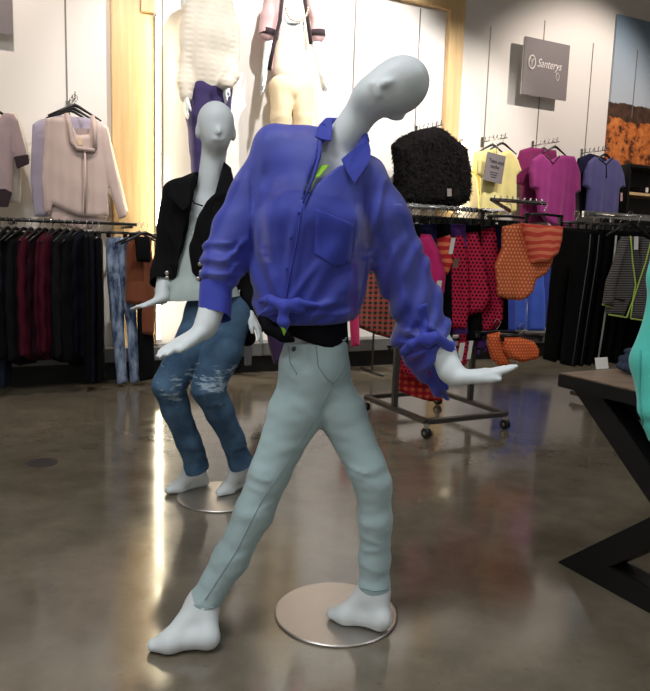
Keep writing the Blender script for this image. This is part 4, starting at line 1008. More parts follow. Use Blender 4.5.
ltube('placket', [tr3(84, 150, Hb, ph_, .04), tr3(85, 180, Hb, ph_, .042), tr3(84, 214, Hb, ph_, .036)], .007, K_blouse, tb)
card(tb, tr3(79, 142, Hb, ph_, .045), .03, .05, plain('tan_card', (226, 196, 160), .6))
card(tb, tr3(86, 140, Hb, ph_, -.0), .12, .16, cloth('blouse_back_lining', (168, 150, 146), .7), 'back_lining', 0)
sh_ = lambda lst, dx, dy=0: [(x + dx, y + dy) for x, y in lst]
traced('hanging_blouse', 'lavender grey blouse peeking out left behind the blush blouse', 'blouse', Gb, HA(sa_, za_, .27), .27, 0, [([(40, 119), (60, 115), (95, 118), (100, 200), (48, 217), (34, 217), (30, 178), (32, 124)], 0, .02)], K_lav, seed=12, A=.01)
traced('hanging_blouse', 'cream voile blouse peeking out right behind the blush blouse', 'blouse', Gb, HA(sa_, za_, .16), .16, 0, [([(60, 119), (108, 126), (116, 160), (129, 212), (122, 216), (104, 190), (98, 205), (50, 205), (48, 130)], 0, .02)], K_cream2, seed=13, A=.01)
sb_, zb_ = arm(-14, 96, .42, 'chrome hook arm at the far left edge', 3)
Gc = 'knit tops at the left edge'
mv = [([(-40, 116), (-20, 113), (-10, 120), (-2, 120), (4, 112), (14, 114), (19, 124), (14, 140), (14, 165), (13, 192), (9, 206), (-42, 206), (-44, 150), (-50, 130)], 0, .022), ([(10, 114), (18, 120), (28, 157), (15, 163)], -.01, .02), ([(-44, 118), (-36, 116), (-44, 164), (-58, 158)], -.01, .02)]
tmv, Hm, pm = traced('hanging_cardigan', 'mauve short sleeved cardigan with black trim at the left edge', 'cardigan', Gc, HA(sb_, zb_, .38), .38, 0, mv, K_mauve, seed=14)
def trim_prism(t_, poly, Hq, ph, mat, name, off=.03, th=.012):
    pts = [tr3(x, y, Hq, ph, off) for x, y in poly]; MB().prism(pts, (0, th, 0)).build(name, mat, t_, bevel=.003, local=True)
trim_prism(tmv, [(14, 157), (28, 155), (29, 164), (17, 169)], Hm, pm, M_trim, 'cuff', .036, .05); trim_prism(tmv, [(-42, 191), (5, 189), (12, 193), (8, 207), (-42, 207)], Hm, pm, M_trim, 'hem', .034, .05)
traced('hanging_pullover', 'cream knit top behind the mauve cardigan at the left edge', 'top', Gc, HA(sb_, zb_, .22), .22, 0, [([(-36, 112), (16, 112), (24, 130), (31, 160), (22, 168), (21, 204), (-36, 200)], 0, .02)], K_cream2, seed=15)
# right wall: three arms of tees
Y_yel = cloth('pale_yellow_jersey', (222, 208, 140), .85); Y_mag = cloth('magenta_jersey', (140, 44, 112), .8); Y_mag2 = cloth('deep_magenta_jersey', (120, 30, 84), .85); Y_nav = cloth('slate_blue_jersey', (82, 80, 130), .85); Y_nav2 = cloth('dark_navy_jersey', (30, 30, 56), .9)
Gt = 'tees on the right wall hook arms'
s1_, z1_ = arm(505, 137, .36, 'chrome hook arm over the yellow tee'); s2_, z2_ = arm(557, 141, .36, 'chrome hook arm over the magenta tee'); s3_, z3_ = arm(607, 149, .36, 'chrome hook arm over the slate blue tee')
ty, Hy, py_ = traced('hanging_tee', 'pale yellow tee behind the small grey sign', 'tee', Gt, HA(s1_, z1_, .33), .33, 0, [([(480, 153), (488, 148), (496, 156), (502, 152), (510, 150), (518, 160), (522, 171), (516, 176), (516, 212), (498, 216), (480, 214), (481, 178), (476, 174), (477, 160)], 0, .025)], Y_yel, seed=21, A=.018, K=28)
traced('hanging_tee', 'second yellow tee showing left behind the front yellow tee', 'tee', Gt, HA(s1_, z1_, .18), .18, 0, [([(474, 152), (498, 148), (502, 212), (478, 210), (476, 180), (472, 172)], 0, .02)], Y_yel, seed=22, A=.018, K=28)
tm, Hm2, pm2 = traced('hanging_tee', 'magenta vee neck tee, front one right of the yellow tee', 'tee', Gt, HA(s2_, z2_, .34), .34, 0, [([(532, 160), (541, 153), (547, 158), (551, 160), (556, 157), (563, 155), (574, 156), (580, 174), (580, 192), (574, 194), (575, 228), (552, 226), (537, 213), (536, 190), (530, 188), (529, 172)], 0, .028)], Y_mag, seed=23, A=.018, K=28)
traced('hanging_tee', 'deep magenta tee half hidden behind the magenta vee neck tee', 'tee', Gt, HA(s2_, z2_, .18), .18, 0, [([(520, 150), (530, 147), (556, 150), (560, 222), (520, 224), (522, 186), (515, 184), (517, 160)], 0, .025)], Y_mag2, seed=24, A=.018, K=28)
tn, Hn, pn = traced('hanging_tee', 'slate blue tee beside the desert print', 'tee', Gt, HA(s3_, z3_, .34), .34, 0, [([(588, 162), (595, 156), (601, 161), (606, 161), (611, 157), (618, 161), (624, 174), (625, 187), (619, 189), (618, 216), (586, 216), (588, 190), (582, 186), (584, 172)], 0, .026)], Y_nav, seed=25, A=.018, K=28)
traced('hanging_tee', 'dark navy tee behind the slate blue tee', 'tee', Gt, HA(s3_, z3_, .18), .18, 0, [([(578, 158), (590, 153), (606, 158), (606, 214), (580, 216), (578, 190), (574, 186)], 0, .024)], Y_nav2, seed=26, A=.018, K=28)
for (t_, H_, p_, a_, b_, c_) in ((tm, Hm2, pm2, (545, 156), (551, 164), (558, 156)), (tn, Hn, pn, (597, 158), (604, 165), (611, 158))):
    ltube('neckline', [tr3(*a_, H_, p_, .024), tr3(*b_, H_, p_, .03), tr3(*c_, H_, p_, .024)], .007, t_.children[1].data.materials[0], t_)
ltube('front_seam', [tr3(604, 165, Hn, pn, .03), tr3(604, 178, Hn, pn, .032)], .007, Y_nav2, tn)
card(tn, tr3(620, 197, Hn, pn, .02), .03, .09, plain('pink_tag', (200, 160, 165), .6))
# small grey sign hanging in front of the yellow tee
pA = W(484, 155, .42); sA = sof(pA); pB = W(505, 182, .42)
t = thing('price_sign', 'small grey sign with dark lettering hung over the yellow tee', 'sign', W(494, 168, .42))
rr = R(-7)
cs_ = W(494.5, 168, .42); ax = (U * math.cos(rr) + Vector((0, 0, math.sin(rr)))); az_ = (Vector((0, 0, 1)) * math.cos(rr) - U * math.sin(rr))
hw, hh = .115, .135
MB().obox(cs_, ax * hw, N * .003, az_ * hh).build('panel', M_sign, t)
M_ink = plain('dark_ink', (44, 42, 48), .7)
def st(body_, dx, dz, size): 
    p = cs_ + ax * dx + az_ * dz; text(body_, t, M_ink, sof(p), p.z, .4245, size, rot=rr, align='CENTER')
st('Tees and', .01, .045, .052); st('tanks', .0, -.005, .052)
for k in range(3):
    p = cs_ + az_ * (-.045 - .022 * k); MB().obox(p + N * .0045, ax * (.05 - .008 * k), N * .001, az_ * .003).build('small_print', M_ink, t)
MB().tube([SD(sof(cs_), .33, Hy.z - .02), SD(sof(cs_), .419, Hy.z - .02), cs_ + az_ * hh * .95], .003, 6).build('wire', M_chrome, t)
# fluffy dark jacket on the niche wall
s4, z4 = arm(441, 124, .42, 'chrome hook arm above the fluffy black jacket')
K_fur = cloth('black_fur', (20, 17, 17), .95, .8, .35)
Hf = HA(s4, z4, .36)
fj = [(392, 146), (400, 138), (412, 132), (422, 130), (434, 127), (443, 130), (451, 137), (462, 148), (467, 167), (467, 190), (463, 204), (450, 209), (396, 208), (394, 190), (396, 167)]
tf, Hf, pf = traced('fluffy_jacket', 'fluffy black jacket hanging at the niche edge above the swimwear rack', 'jacket', None, Hf, .36, 0, [(fj, 0, .085), ([(392, 146), (404, 140), (406, 170), (404, 206), (396, 206), (394, 170)], -.03, .06), ([(446, 136), (462, 148), (467, 170), (466, 200), (456, 206), (448, 180)], -.04, .06)], K_fur, h=.011, rnd=.09, seed=31, A=.02, K=12)
me = [c for c in tf.children if c.name.startswith('fabric')][0].data
bm = bmesh.new(); bm.from_mesh(me); rs = random.Random(5)
for v_ in bm.verts: v_.co += v_.normal * rs.uniform(-.006, .012)
bm.to_mesh(me); bm.free()
tv = []; tfc = []
vs_ = me.vertices; nv = len(vs_)
for i in range(0, 9000):
    k = rs.randrange(nv); p_ = vs_[k].co; n_ = vs_[k].normal
    if n_.y > .5: continue
    d_ = (n_ + Vector((rs.uniform(-.8, .8), rs.uniform(-.5, .5), rs.uniform(-1.2, .3)))).normalized(); sd_ = d_.orthogonal().normalized() * .0035; L_ = rs.uniform(.014, .034)
    b_ = len(tv); tv += [p_ + sd_, p_ - sd_, p_ + d_ * L_ * .6 + sd_ * .6 + Vector((0, 0, -.002)), p_ + d_ * L_ + Vector((0, 0, -.008))]; tfc += [(b_, b_ + 1, b_ + 2), (b_ + 1, b_ + 3, b_ + 2)]
mb = MB(); mb.v = tv; mb.f = tfc; mb.sm = [False] * len(tfc)
mf = bpy.data.meshes.new('pile'); mf.from_pydata(tv, [], tfc); fo_ = link('pile', mf, K_fur, tf); fo_['kind'] = 'stuff'
card(tf, tr3(443, 193, Hf, pf, .10), .05, .07, plain('grey_tag', (120, 112, 110), .6))

# ================================================================ blue dresses low on the right wall and the slotted post
K_blue = cloth('bright_blue_cloth', (62, 92, 190), .7); K_blue2 = cloth('mid_blue_cloth', (48, 66, 150), .75)
s5 = sof(W(542, 255, .38)); z5 = W(542, 252, .30).z
t = thing('wall_rail', 'short chrome rail behind the swimwear rack with blue dresses', 'rail', SD(s5, 0, z5))
MB().tube([SD(s5 - .75, .30, z5), SD(s5 + .35, .30, z5)], .012, 10).build('rail', M_chrome, t)
for s_ in (s5 - .7, s5 + .3): MB().wbox(s_ - .01, s_ + .01, .003, .30, z5 - .03, z5 - .013).build('bracket', M_chrome, t)
Gd = 'blue dresses behind the swimwear rack'
for i, (px, mt, lab, yb) in enumerate(((507, K_blue2, 'mid blue dress, leftmost of the blue dresses behind the orange swimwear', 332), (518, K_blue, 'bright blue dress half hidden left of the slotted post', 330), (536, K_blue, 'bright blue dress just right of the slotted post', 331), (548, K_blue2, 'mid blue dress beside the black striped trousers', 328))):
    traced('hanging_dress', lab, 'dress', Gd, SD(sof(W(px, 255, .30)), .30, z5), .3, -25, [([(px - 7, 262), (px + 7, 262), (px + 9, 300), (px + 9, yb), (px - 9, yb), (px - 8, 300)], 0, .03)], mt, seed=40 + i)
p0 = F(524, 358); s_ = sof(W(524, 320, .19)); zt_ = W(524, 245, .19).z
t = thing('slotted_post', 'chrome slotted upright standing on the wall ledge behind the orange swimwear', 'post', SD(s_, .17, .272))
MB().wbox(s_ - .03, s_ + .03, .14, .19, .28, zt_).build('upright', M_steel, t)
mb = MB()
for k in range(int((zt_ - .34) / .05)): mb.wbox(s_ - .014, s_ + .014, .19, .193, .32 + .05 * k, .345 + .05 * k)
mb.build('slots', M_kick, t); MB().wbox(s_ - .05, s_ + .05, .12, .198, .272, .285).build('foot', M_steel, t)

# ================================================================ swimwear rack on casters
c1, c2, c3 = F(371, 398, .1), F(423, 423, .1), F(505, 415, .1)
sc0 = (sof(c1) + sof(c2)) / 2; sc1 = sc0 + .62; dc0, dc1 = dof(c1) - .02, dof(c2)
dm = (dc0 + dc1) / 2
zr = W(440, 208, dm).z
t = thing('garment_rack', 'low gunmetal swimwear rack on four casters behind the tied cuff', 'rack', SD((sc0 + sc1) / 2, dm, 0))
mb = MB(); bz = .105
for (sa1, da1, sb1, db1) in ((sc0, dc0, sc0, dc1), (sc1, dc0, sc1, dc1), (sc0, dc0, sc1, dc0), (sc0, dc1, sc1, dc1)): mb.bar(SD(sa1, da1, bz), SD(sb1, db1, bz), .045, .028)
mb.build('base_frame', M_gun, t, bevel=.003)
for s_ in (sc0, sc1): MB().bar(SD(s_, dm, bz - .01), SD(s_, dm, zr), .035, .035, up=N).build('post', M_gun, t, bevel=.003)
MB().tube([SD(sc0 - .10, dm, zr), SD(sc1 + .12, dm, zr)], .014, 12).build('top_rail', M_chrome, t)
zl = W(470, 352, dm).z
MB().tube([SD(sc0, dm, zl + .09), SD(sc1 + .02, dm, zl + .09)], .010, 10).build('lower_rail', M_gun, t)
for s_ in (sc0, sc1):
    for d_ in (dc0, dc1):
        c_ = SD(s_, d_, .035); w_ = MB().lathe([(.001, -.017), (.029, -.017), (.033, -.011), (.033, .011), (.029, .017), (.001, .017)], c_, 24, axis=(.8, .6, 0)).build('caster', M_black, t)
        MB().lathe([(.012, -.019), (.012, .019)], c_, 16, axis=(.8, .6, 0)).box(c_ + Vector((0, 0, .045)), (.03, .03, .03)).build('hub', M_steel, w_)
# raised arm at the right end
pa, pb = W(491, 201, dm + .25), W(545, 202, dm + .25)
sa2, sb2 = sof(pa), sof(pb); za2 = (pa.z + pb.z) / 2
MB().tube([SD(sc1, dm, zr), SD(sc1 + .02, dm + .25, za2 - .06), SD(sa2, dm + .25, za2), SD(sb2, dm + .25, za2)], .013, 12).build('side_arm', M_chrome, t)
mb = MB()
for k in range(9): 
    s_ = sa2 + (sb2 - sa2) * (k + .5) / 9; mb.tube([SD(s_, dm + .25, za2 - .0), SD(s_, dm + .25, za2 + .028)], .006, 6)
mb.build('arm_pegs', M_chrome, t)
MB().tube([SD(sc1, dm, zl + .10), SD(sc1 + .03, dm + .22, zl + .12), SD(sc1 + .10, dm + .24, zl + .12), SD(sc1 + .36, dm + .24, zl + .12)], .009, 10).build('lower_arm', M_gun, t)

K_hot = cloth('hot_pink_ruched', (196, 30, 104), .5); K_dot = dotted('red_black_dots', (190, 36, 70), (24, 10, 16), 42, .29); K_dot2 = dotted('coral_dots', (206, 96, 62), (236, 168, 110), 42, .26)
K_cor = striped('coral_stripes', (216, 78, 64), (238, 132, 96), .05, .5, 'Z', .06); K_redst = striped('red_orange_stripes', (196, 46, 52), (232, 124, 84), .055, .45, 'Z', .05)
K_plaid = striped('dark_plaid', (24, 34, 34), (140, 44, 48), .045, .5, 'Z', .02, ((120, 84, 62), .05)); K_pl2 = striped('coral_plaid', (186, 40, 50), (226, 96, 70), .045, .5, 'Z', .0, ((150, 26, 40), .05))
K_nv = cloth('navy_swim', (24, 24, 62), .7); K_org = dotted('orange_print', (212, 92, 50), (244, 150, 92), 50, .25); K_pur = cloth('purple_swim', (92, 50, 130), .7)
Gs = 'swimwear on the rolling rack'
def SR(px, dd=0.0, z=None): return SD(sof(W(px, 210, dm + dd)), dm + dd, (zr if z is None else z))
def swim(name, lab, cat, px, poly, mat, dphi=-62, th=.03, kind='clip', seed=0, Hp=None, grp=Gs, **kw):
    kw.setdefault('A', .018)
    return traced(name, lab, cat, grp, SR(px) if Hp is None else Hp, dm, dphi, [(poly, 0, th)], mat, kind, seed=seed, **kw)
swim('bikini_piece', 'hot pink ruched swim top next to the blue sleeve', 'swimwear', 418, [(400, 236), (410, 232), (431, 234), (440, 252), (446, 276), (444, 293), (432, 308), (414, 303), (401, 268)], K_hot, -48, .04, seed=51)
swim('bikini_piece', 'red and orange striped swim piece between hot pink top and dotted blouses', 'swimwear', 441, [(435, 238), (451, 234), (453, 264), (448, 276), (438, 268)], K_redst, -48, seed=52)
swim('swim_dress', 'red dress with black dots, left of the three dotted ones', 'swimwear', 452, [(440, 240), (463, 234), (468, 262), (470, 300), (467, 329), (447, 329), (435, 314), (437, 278)], K_dot, -48, .045, seed=53)
swim('swim_dress', 'red dress with black dots, middle of the three dotted ones', 'swimwear', 467, [(455, 234), (478, 231), (485, 262), (490, 298), (484, 312), (459, 318), (456, 280)], K_dot, -50, .045, seed=54)
swim('swim_dress', 'red dress with black dots, right of the three dotted ones, beside navy piece', 'swimwear', 484, [(473, 232), (495, 226), (500, 262), (504, 300), (503, 322), (490, 333), (463, 332), (466, 309), (478, 300)], K_dot, -52, .045, seed=55)
swim('swim_bottom', 'small navy swim piece between dotted dress and coral swimwear', 'swimwear', 0, [(490, 226), (506, 222), (509, 248), (495, 264)], K_nv, -20, seed=56, Hp=SD(sof(W(498, 210, dm + .10)), dm + .02, zr))
HB = lambda px, dd, z: SD(sof(W(px, 210, dm + .25)), dm + dd, z)
swim('swim_dress', 'coral dotted beach dress hanging behind the striped swim bottom', 'swimwear', 0, [(502, 226), (524, 222), (540, 240), (556, 244), (553, 262), (548, 273), (536, 280), (532, 292), (521, 301), (508, 300), (497, 296), (494, 264), (502, 248)], K_dot2, -12, .03, seed=57, Hp=HB(516, .18, za2 - .03))
swim('swim_bottom', 'coral swim bottom with wavy stripes at the front of the side arm', 'swimwear', 0, [(522, 223), (562, 226), (561, 240), (557, 254), (546, 262), (532, 264), (527, 246)], K_cor, -8, .04, seed=58, Hp=HB(541, .28, za2 - .01))
swim('swim_bottom', 'orange print swim bottom, front one on the low arm', 'swimwear', 0, [(503, 337), (520, 337), (534, 341), (539, 350), (538, 359), (522, 363), (508, 358), (502, 350)], K_org, -18, .045, seed=59, Hp=SD(sof(W(518, 330, dm + .26)), dm + .30, W(518, 326, dm + .3).z))
swim('swim_bottom', 'orange print swim bottom half hidden at left on the low arm', 'swimwear', 0, [(487, 334), (500, 331), (504, 350), (511, 365), (499, 366), (492, 360), (488, 348)], K_org, -18, .035, seed=60, Hp=SD(sof(W(497, 330, dm + .2)), dm + .20, W(497, 322, dm + .2).z))
swim('swim_bottom', 'purple swim bottom under the dotted dresses near the pale fingers', 'swimwear', 0, [(474, 334), (486, 332), (488, 352), (476, 356)], K_pur, -30, .02, seed=61, Hp=SD(sof(W(481, 330, dm)), dm, zl + .10))
swim('swim_bottom', 'dotted red swim bottom hanging low under the dotted dresses', 'swimwear', 0, [(458, 334), (468, 331), (470, 356), (466, 366), (456, 368)], K_dot, -40, .02, seed=62, Hp=SD(sof(W(463, 330, dm)), dm, zl + .10))
swim('swim_cover_up', 'red cover up with black dots hanging low behind the blue cuff', 'swimwear', 0, [(397, 343), (412, 340), (436, 346), (442, 366), (438, 384), (418, 382), (402, 372)], K_dot, -34, .035, seed=63, Hp=SD(sof(W(415, 330, dm)), dm, zl + .10))
swim('swim_skirt', 'coral plaid skirt hanging lowest on the left of the rolling rack', 'swimwear', 0, [(396, 362), (412, 366), (436, 380), (442, 402), (424, 400), (396, 391)], K_pl2, -34, .03, seed=64, Hp=SD(sof(W(410, 330, dm - .12)), dm - .12, zl + .10))
swim('swim_bottom', 'black swim bottom hanging above the rear caster behind the cuff', 'swimwear', 0, [(426, 380), (437, 384), (436, 402), (427, 402)], K_black, -34, .02, seed=65, Hp=SD(sof(W(432, 330, dm - .1)), dm - .1, zl + .08))
for i, (px, mt, yb, lab) in enumerate(((412, K_black, 328, 'black cover up at the far side of the rolling rack beside the blue sleeve'), (428, K_nv, 334, 'navy cover up at the far side of the rolling rack behind the hot pink top'), (442, K_black, 338, 'black cover up behind the left red dotted dress'),
        (457, K_pur, 334, 'purple cover up behind the middle red dotted dress'), (472, K_black, 340, 'black cover up behind the right red dotted dress'), (486, K_nv, 336, 'navy cover up right behind the red dotted dresses'), (498, K_black, 330, 'black cover up at the right end of the far side of the rolling rack'))):
    swim('swim_cover_up', lab, 'swimwear', 0, [(px - 9, 224), (px + 9, 223), (px + 10, 280), (px + 11, yb), (px - 10, yb + 2), (px - 10, 280)], mt, -42, .025, seed=170 + i, Hp=SR(px, 0) - N * .0, grp='cover ups at the far side of the rolling rack')
# empty black clip hangers crowding the rails
Gh = 'empty black hangers on the rolling rack'
for i in range(16):
    px = 402 + i * 6.2; o = thing('clothes_hanger', 'empty black clip hanger crowded on the top rail of the rolling rack', 'hanger', SR(px) + N * .0, WA + R(-70 + 8 * (i % 3)), Gh); LOC[o.name] = Vector((0, 0, 0))
    a_ = link('shaft', HM['clip'][0], None, o); link('hook', HM['clip'][1], None, o)
# price tags
for (px, py, dd, w_, h_) in ((438, 292, .16, .035, .14), (452, 246, .10, .03, .10), (456, 263, .10, .04, .06), (461, 352, .1, .04, .12), (470, 350, .1, .03, .12)):
    p_ = W(px, py, dm + dd + .1)
    tg = MB(); tg.obox(p_, U * w_ / 2, N * .0012, Vector((0, 0, h_ / 2)) + U * .008)
    o = tg.build('price_tag', M_tag if px != 456 else plain('brown_tag', (120, 90, 80), .6), None)
    meta(o, {438: 'white price tag hanging below the hot pink swim top', 452: 'white price tag beside the striped swim piece', 456: 'brown price tag on the left dotted dress', 461: 'white price tag low beside the dotted swim bottom, left one', 470: 'white price tag low beside the purple swim bottom, right one'}[px], 'tag', 'price tags on the swimwear')

# ---------------------------------------------------------------- rear round-pipe rack seen between the figures
zq = 1.12; pf_ = F(372, 373); dq = dof(pf_); sq1 = sof(pf_); sq0 = sof(W(296, 300, dq))
t = thing('garment_rack', 'slim pipe rack behind the blue shirt holding the plaid dress', 'rack', SD((sq0 + sq1) / 2, dq, 0))
MB().tube([SD(sq0 - .35, dq, zq), SD(sq1 + .15, dq, zq)], .012, 10).build('top_rail', M_chrome, t)
for s_ in (sq0, sq1):
    MB().tube([SD(s_, dq, .012), SD(s_, dq, zq)], .010, 10).build('post', M_gun, t); MB().tube([SD(s_, dq - .2, .012), SD(s_, dq + .2, .012)], .012, 10).build('foot', M_gun, t)
Gq = 'clothes on the slim pipe rack'
HQ = lambda px: SD(sof(W(px, 260, dq)), dq, zq)
def rear(name, lab, cat, px, poly, mat, **kw): return traced(name, lab, cat, Gq, HQ(px), dq, kw.pop('dp', -20), [(poly, 0, .03)], mat, 'clip', **kw)
rear('plaid_dress', 'dark plaid dress seen between shirt and right sleeve', 'dress', 378, [(366, 262), (392, 262), (404, 300), (402, 340), (388, 338), (376, 335), (352, 325), (360, 296)], K_plaid, seed=71)
rear('pink_trousers', 'narrow hot pink trousers beside the mint jeans pocket', 'trousers', 352, [(346, 262), (358, 262), (360, 346), (351, 347), (348, 300)], cloth('pink_cloth', (168, 36, 84), .8), seed=72)
rear('dark_skirt', 'dark purple skirt hanging behind the knot of the blue shirt', 'skirt', 274, [(262, 262), (286, 262), (288, 340), (284, 360), (274, 365), (268, 345), (262, 300)], cloth('dark_purple_cloth', (44, 26, 60), .8), seed=73)
rear('dark_cardigan', 'black cardigan hanging left of the dark purple skirt', 'cardigan', 258, [(250, 262), (264, 262), (268, 320), (262, 335), (252, 322)], K_black, seed=74)
# small box and folded stack on the wall ledge
p_ = W(248, 340, .22); t = MB(); t.wbox(sof(p_) - .06, sof(p_) + .07, .06, .19, .275, .40)
o = t.build('carton', plain('tan_carton', (206, 186, 158), .7), None, bevel=.003); meta(o, 'small pale carton on the wall ledge between the two mannequins', 'box')
p_ = W(234, 350, .24)
for i in range(3):
    o = MB().wbox(sof(p_) - .10 + .10 * i, sof(p_) - .03 + .10 * i, .215, .235, .02 + .03 * i, .40).build('folded_scarf', (K_char, K_black, cloth('grey_cloth', (92, 92, 98), .9))[i], None, bevel=.008)
    meta(o, ('charcoal scarf draped over the ledge behind the ripped jeans, leftmost of three', 'black scarf draped over the ledge, middle of three beside the carton', 'grey scarf draped over the ledge, rightmost of three under the carton')[i], 'scarf', 'scarves over the wall ledge')

# ================================================================ right rack with striped black trousers and blazer
RR = 2.2; zR = W(600, 215, RR).z; sR0 = sof(W(583, 212, RR)); sR1 = sR0 + 1.35
t = thing('garment_rack', 'chrome garment rack at right holding black striped trousers', 'rack', SD((sR0 + sR1) / 2, RR, 0))
MB().bar(SD(sR0, RR, zR), SD(sR1, RR, zR), .022, .045).build('top_rail', M_chrome, t, bevel=.003)
for s_ in (sR0 + .30, sR1 - .05):
    MB().tube([SD(s_, RR, .05), SD(s_, RR, zR - .02)], .016, 12).build('post', M_chrome, t)
    MB().bar(SD(s_, RR - .25, .05), SD(s_, RR + .22, .05), .04, .03).build('foot', M_gun, t, bevel=.003)
MB().bar(SD(sR0 + .33, RR - .25, .085), SD(sR1, RR - .25, .085), .03, .03).build('base_bar', M_gun, t)
mb = MB(); pm_ = SD(sof(W(628, 219, RR)), RR, zR); sB = sof(W(629, 219, RR + .33))
MB().tube([SD(sB, RR, zR - .0), SD(sB, RR + .38, zR - .02)], .009, 10).build('front_arm', M_chrome, t)
Gr = 'black trousers on the right chrome rack'
labs = ['black trousers with white side stripe, leftmost on the right rack', 'black trousers, second from the left end of the right rack', 'black trousers, third from the left end of the right rack', 'black trousers with bright white side stripe in the middle of the right rack', 'black trousers just left of the neon trimmed blazer', 'black trousers behind the left sleeve of the blazer', 'black trousers behind the blazer opening']
for i in range(8):
    px = 577 + i * 8.5 if i < 5 else 612 + (i - 4) * 9
    Hp = SD(sof(W(px, 215, RR)), RR, zR); L = 1.10
    me = cached(('rp', i % 3), lambda: gmesh('rp', pants(1.10, .16, .15), T=.024, seed=80 + i, A=.010, h=.011))
    o = hang('hanging_trousers', labs[i] if i < 7 else 'black trousers at the right end, hidden most by the blazer', 'trousers', Gr, Hp, WA + R(-82), me, K_black, 'clip', tilt=R(3))
    if i in (0, 1, 3):
        MB().tube([(.150, -.026, -.14), (.158, -.028, -.3), (.150, -.03, -.7), (.142, -.03, -1.08)], .0035 if i < 3 else .007, 6).build('side_stripe', plain('white_piping', (196, 192, 186), .8) if i == 3 else plain('grey_piping', (84, 82, 80), .8), o, local=True)
# blazer with neon edging
m, nt, b = base('fine_striped_grey'); v = coord(nt); s = nd(nt, 'ShaderNodeSeparateXYZ'); nt.links.new(v, s.inputs[0])
f_ = math_(nt, 'LESS_THAN', math_(nt, 'FRACT', math_(nt, 'MULTIPLY', s.outputs['Z'], 62)), .5)
nt.links.new(mix(nt, f_, lin((40, 38, 40)), lin((104, 98, 94))), b.inputs['Base Color']); b.inputs['Roughness'].default_value = .85; M_fine = m
M_neon = cloth('neon_edging', (176, 202, 90), .7)
HbZ = SD(sB, RR + .34, zR - .005)
bz_ = [([(619, 240), (627, 236), (633, 262), (634, 290), (630, 300), (623, 318), (605, 314), (607, 290), (614, 262)], 0, .03), ([(641, 236), (650, 240), (662, 262), (668, 318), (646, 321), (628, 319), (631, 300), (636, 284), (640, 262)], 0, .03),
       ([(619, 240), (624, 244), (612, 286), (609, 307), (599, 304), (603, 280)], -.03, .03), ([(650, 240), (655, 242), (674, 280), (682, 306), (670, 309), (658, 270)], -.03, .03), ([(624, 236), (646, 236), (650, 300), (622, 300)], .035, .012)]
tz, Hz, pz = traced('hanging_blazer', 'grey striped blazer with neon yellow edging hanging on the right rack', 'blazer', None, HbZ, RR, -8, bz_, M_fine, seed=91, A=.010)
for nm, pts in (('neon_edge', [(627, 236), (629, 262), (632, 284), (629, 300), (623, 317), (605, 314)]), ('neon_edge', [(648, 238), (642, 262), (634, 286), (629, 302), (627, 318), (646, 321), (662, 319)]), ('neon_cuff', [(599, 304), (609, 307)])):
    ltube(nm, [tr3(x_, y_, Hz, pz, .034) for x_, y_ in curve_pts(pts, 4)], .0055, M_neon, tz)
ltube('pocket_flap', [tr3(609, 298, Hz, pz, .034), tr3(621, 300, Hz, pz, .036)], .005, K_black, tz)
card(tz, tr3(634, 243, Hz, pz, .02), .035, .09)
# folded things in the wall cubby
p_ = W(640, 184, .2); o = MB().wbox(sof(W(633, 186, .22)), sof(W(633, 186, .22)) + .3, .12, .34, shz + .002, shz + .07).build('folded_shirt', K_char, None, bevel=.02); meta(o, 'folded charcoal shirt on the pale shelf under the desert print', 'shirt')
o = MB().wbox(sof(W(633, 186, .22)) + .06, sof(W(633, 186, .22)) + .10, .345, .35, shz + .012, shz + .065).build('price_card', M_tag, None); meta(o, 'tiny white card before the folded charcoal shirt', 'card')

# ================================================================ black trestle table at right
B0 = F(553, 563); B1 = F(650, 615)
TE = N.copy(); TH = .72; FT = .05
tb = thing('display_table', 'black crossed leg table with brown wood top at the right edge', 'table', B0 + TE * .4 + U * .7)
def TP(u_, n_, z): return B0 + U * u_ + TE * n_ + Vector((0, 0, z))
FL = .92
def xframe(u0):
    mb = MB(); th_ = U * .09; W_ = .10
    for (n0, n1) in ((0, FL), (FL, 0)):
        a_, b_ = Vector((n0, 0)), Vector((n1, TH - FT)); sg = 1 if n1 > n0 else -1
        ww = .135
        mb.prism([TP(u0, n0, .0), TP(u0, n0 + sg * ww, .0), TP(u0, n1, TH - FT - .001), TP(u0, n1 - sg * ww, TH - FT - .001)], th_)
    o = mb.build('crossed_legs', M_black, tb, bevel=.003)
    MB().prism([TP(u0 - .001, .002, 0), TP(u0 - .001, FL - .002, 0), TP(u0 - .001, FL - .10, .085), TP(u0 - .001, .10, .085)], U * .092).build('foot_rail', M_black, tb, bevel=.003)
xframe(0.02); xframe(1.45)
def quadbox(n0, n1, u0, u1, z0, z1): 
    return MB().obox(TP((u0 + u1) / 2, (n0 + n1) / 2, (z0 + z1) / 2), U * (u1 - u0) / 2, TE * (n1 - n0) / 2, Vector((0, 0, (z1 - z0) / 2)))
quadbox(.02, FL - .02, .10, 1.46, TH - FT - .075, TH - FT - .002).build('apron', M_black, tb, bevel=.002)
quadbox(-.03, FL + .03, -.02, 1.60, TH - FT, TH - .004).build('top_edge', M_black, tb, bevel=.003)
quadbox(-.025, FL + .025, -.015, 1.595, TH - .004, TH + .001).build('wood_top', M_table, tb)
